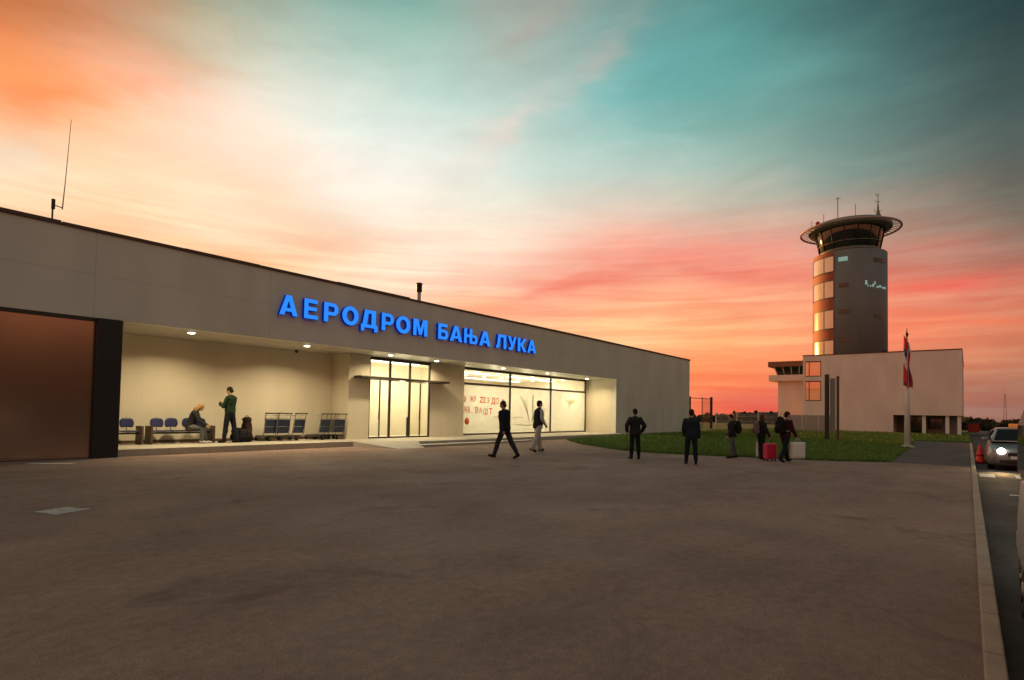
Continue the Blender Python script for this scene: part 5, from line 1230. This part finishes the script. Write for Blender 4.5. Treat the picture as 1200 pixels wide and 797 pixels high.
# phone
w = w8((J8['wrL'] + J8['wrR']) / 2 + (J8['fdL'] + J8['fdR']) / 2 * .10)
t = thing('phone', 'dark phone held up by the person in the green top', 'phone', w, AWAY + R(82))
bm = B(); box(bm, (-.05, -.006, -.09), (.05, .006, .09), .005); obj('case', bm, M['black_metal'], t)
bm = B(); box(bm, (-.044, -.0085, -.08), (.044, -.0065, .08)); obj('screen', bm, M['dark_glass'], t)

def worn_pack(J, wpt, rz, label, m1, m2, size=1.0):
    k = J['k']; base_ = wpt(J['Mx'] @ Vector((0, -.235, .98)))
    t = thing('backpack', label, 'backpack', base_, rz)
    def f(bm):
        s = size * k
        ell(bm, (0, 0, .24 * s), (.165 * s, .115 * s, .25 * s)); cap(bm, (-.09 * s, .0, .08 * s), (.09 * s, .0, .08 * s), .10 * s, .10 * s); ell(bm, (0, -.09 * s, .16 * s), (.12 * s, .06 * s, .12 * s)); ell(bm, (0, 0, .43 * s), (.12 * s, .09 * s, .08 * s))
    blob_obj('body', f, m1, t, .016, wob=.014)
    bm = B()
    for s in (-1, 1):
        tube(bm, [(s * .10 * k, .09 * k, .44 * k), (s * .115 * k, .16 * k, .50 * k), (s * .12 * k, .30 * k, .46 * k), (s * .125 * k, .385 * k, .34 * k), (s * .15 * k, .36 * k, .16 * k), (s * .17 * k, .2 * k, .06 * k), (s * .12 * k, .07 * k, .07 * k)], .018, 6)
    obj('strap', bm, m2, t)
worn_pack(J5, w5, AWAY + R(78), 'dark rounded backpack worn by the person in grey jeans', BLACK, CHAR)
worn_pack(J6, w6, AWAY + R(-80), 'grey and pink backpack worn by the woman with reddish hair', GREYP, CHAR, .95)
worn_pack(J7, w7, AWAY + R(-70), 'bulky black backpack worn by the person in the maroon jacket', BLACK, GREYC, 1.12)
# white carrier bag in the right hand of the maroon one
def carrier(hp, wd, ht, dp, rz, label, name='carrier_bag'):
    t = thing(name, label, 'bag', (hp.x, hp.y, hp.z - ht - .12), rz)
    bm = B()
    a = [(-wd * .46, -dp / 2), (wd * .46, -dp / 2), (wd * .46, dp / 2), (-wd * .46, dp / 2)]; b = [(-wd / 2, -dp * .4), (wd / 2, -dp * .4), (wd / 2, dp * .4), (-wd / 2, dp * .4)]
    va = [bm.verts.new((*p, 0)) for p in a]; vb = [bm.verts.new((*p, ht)) for p in b]
    bm.faces.new(va[::-1])
    for i in range(4): bm.faces.new((va[i], va[(i + 1) % 4], vb[(i + 1) % 4], vb[i]))
    bm.faces.new(vb)
    bmesh.ops.subdivide_edges(bm, edges=bm.edges, cuts=6, use_grid_fill=True)
    for v_ in bm.verts: v_.co += Vector((noise.noise(v_.co * 7), noise.noise(v_.co * 7 + Vector((9, 0, 0))), 0)) * .018
    for f in bm.faces: f.smooth = True
    obj('body', bm, WHITEB, t)
    bm = B()
    for s in (-1, 1): tube(bm, [(-wd * .2, s * dp * .36, ht - .01), (-wd * .10, s * .012, ht + .115), (wd * .10, s * .012, ht + .115), (wd * .2, s * dp * .36, ht - .01)], .007, 5)
    obj('handle', bm, WHITEB, t)
carrier(w7(J7['wrR'] + J7['fdR'] * .10), .52, .56, .18, AWAY + R(12), 'large white carrier bag held by the person in maroon')
carrier(w6(J6['wrL'] + J6['fdL'] * .10), .13, .56, .09, AWAY + R(15), 'narrow white bag hanging from the arm of the woman', 'carrier_bag')
# pink suitcase
t = thing('suitcase', 'bright pink wheeled suitcase standing beside the woman', 'suitcase', (21.75, 5.55, 0), AWAY + R(12))
bm = B(); box(bm, (-.21, -.13, .07), (.21, .13, .62), .05); obj('shell', bm, PINK, t)
bm = B()
for xx in (-.12, -.04, .04, .12): box(bm, (xx - .012, -.137, .12), (xx + .012, -.131, .57), .002)
obj('rib', bm, PINK, t)
bm = B(); tube(bm, [(-.09, .05, .6), (-.09, .05, .80), (.09, .05, .80), (.09, .05, .6)], .011, 6); obj('handle', bm, M['black_metal'], t)
for sx in (-.16, .16):
    for sy in (-.09, .09):
        bm = B(); lathe(bm, (sx, sy, .035), [(.01, -.014), (.035, -.014), (.035, .014), (.01, .014), (.01, -.014)], 14, axis='X'); obj('wheel', bm, M['rubber'], t)
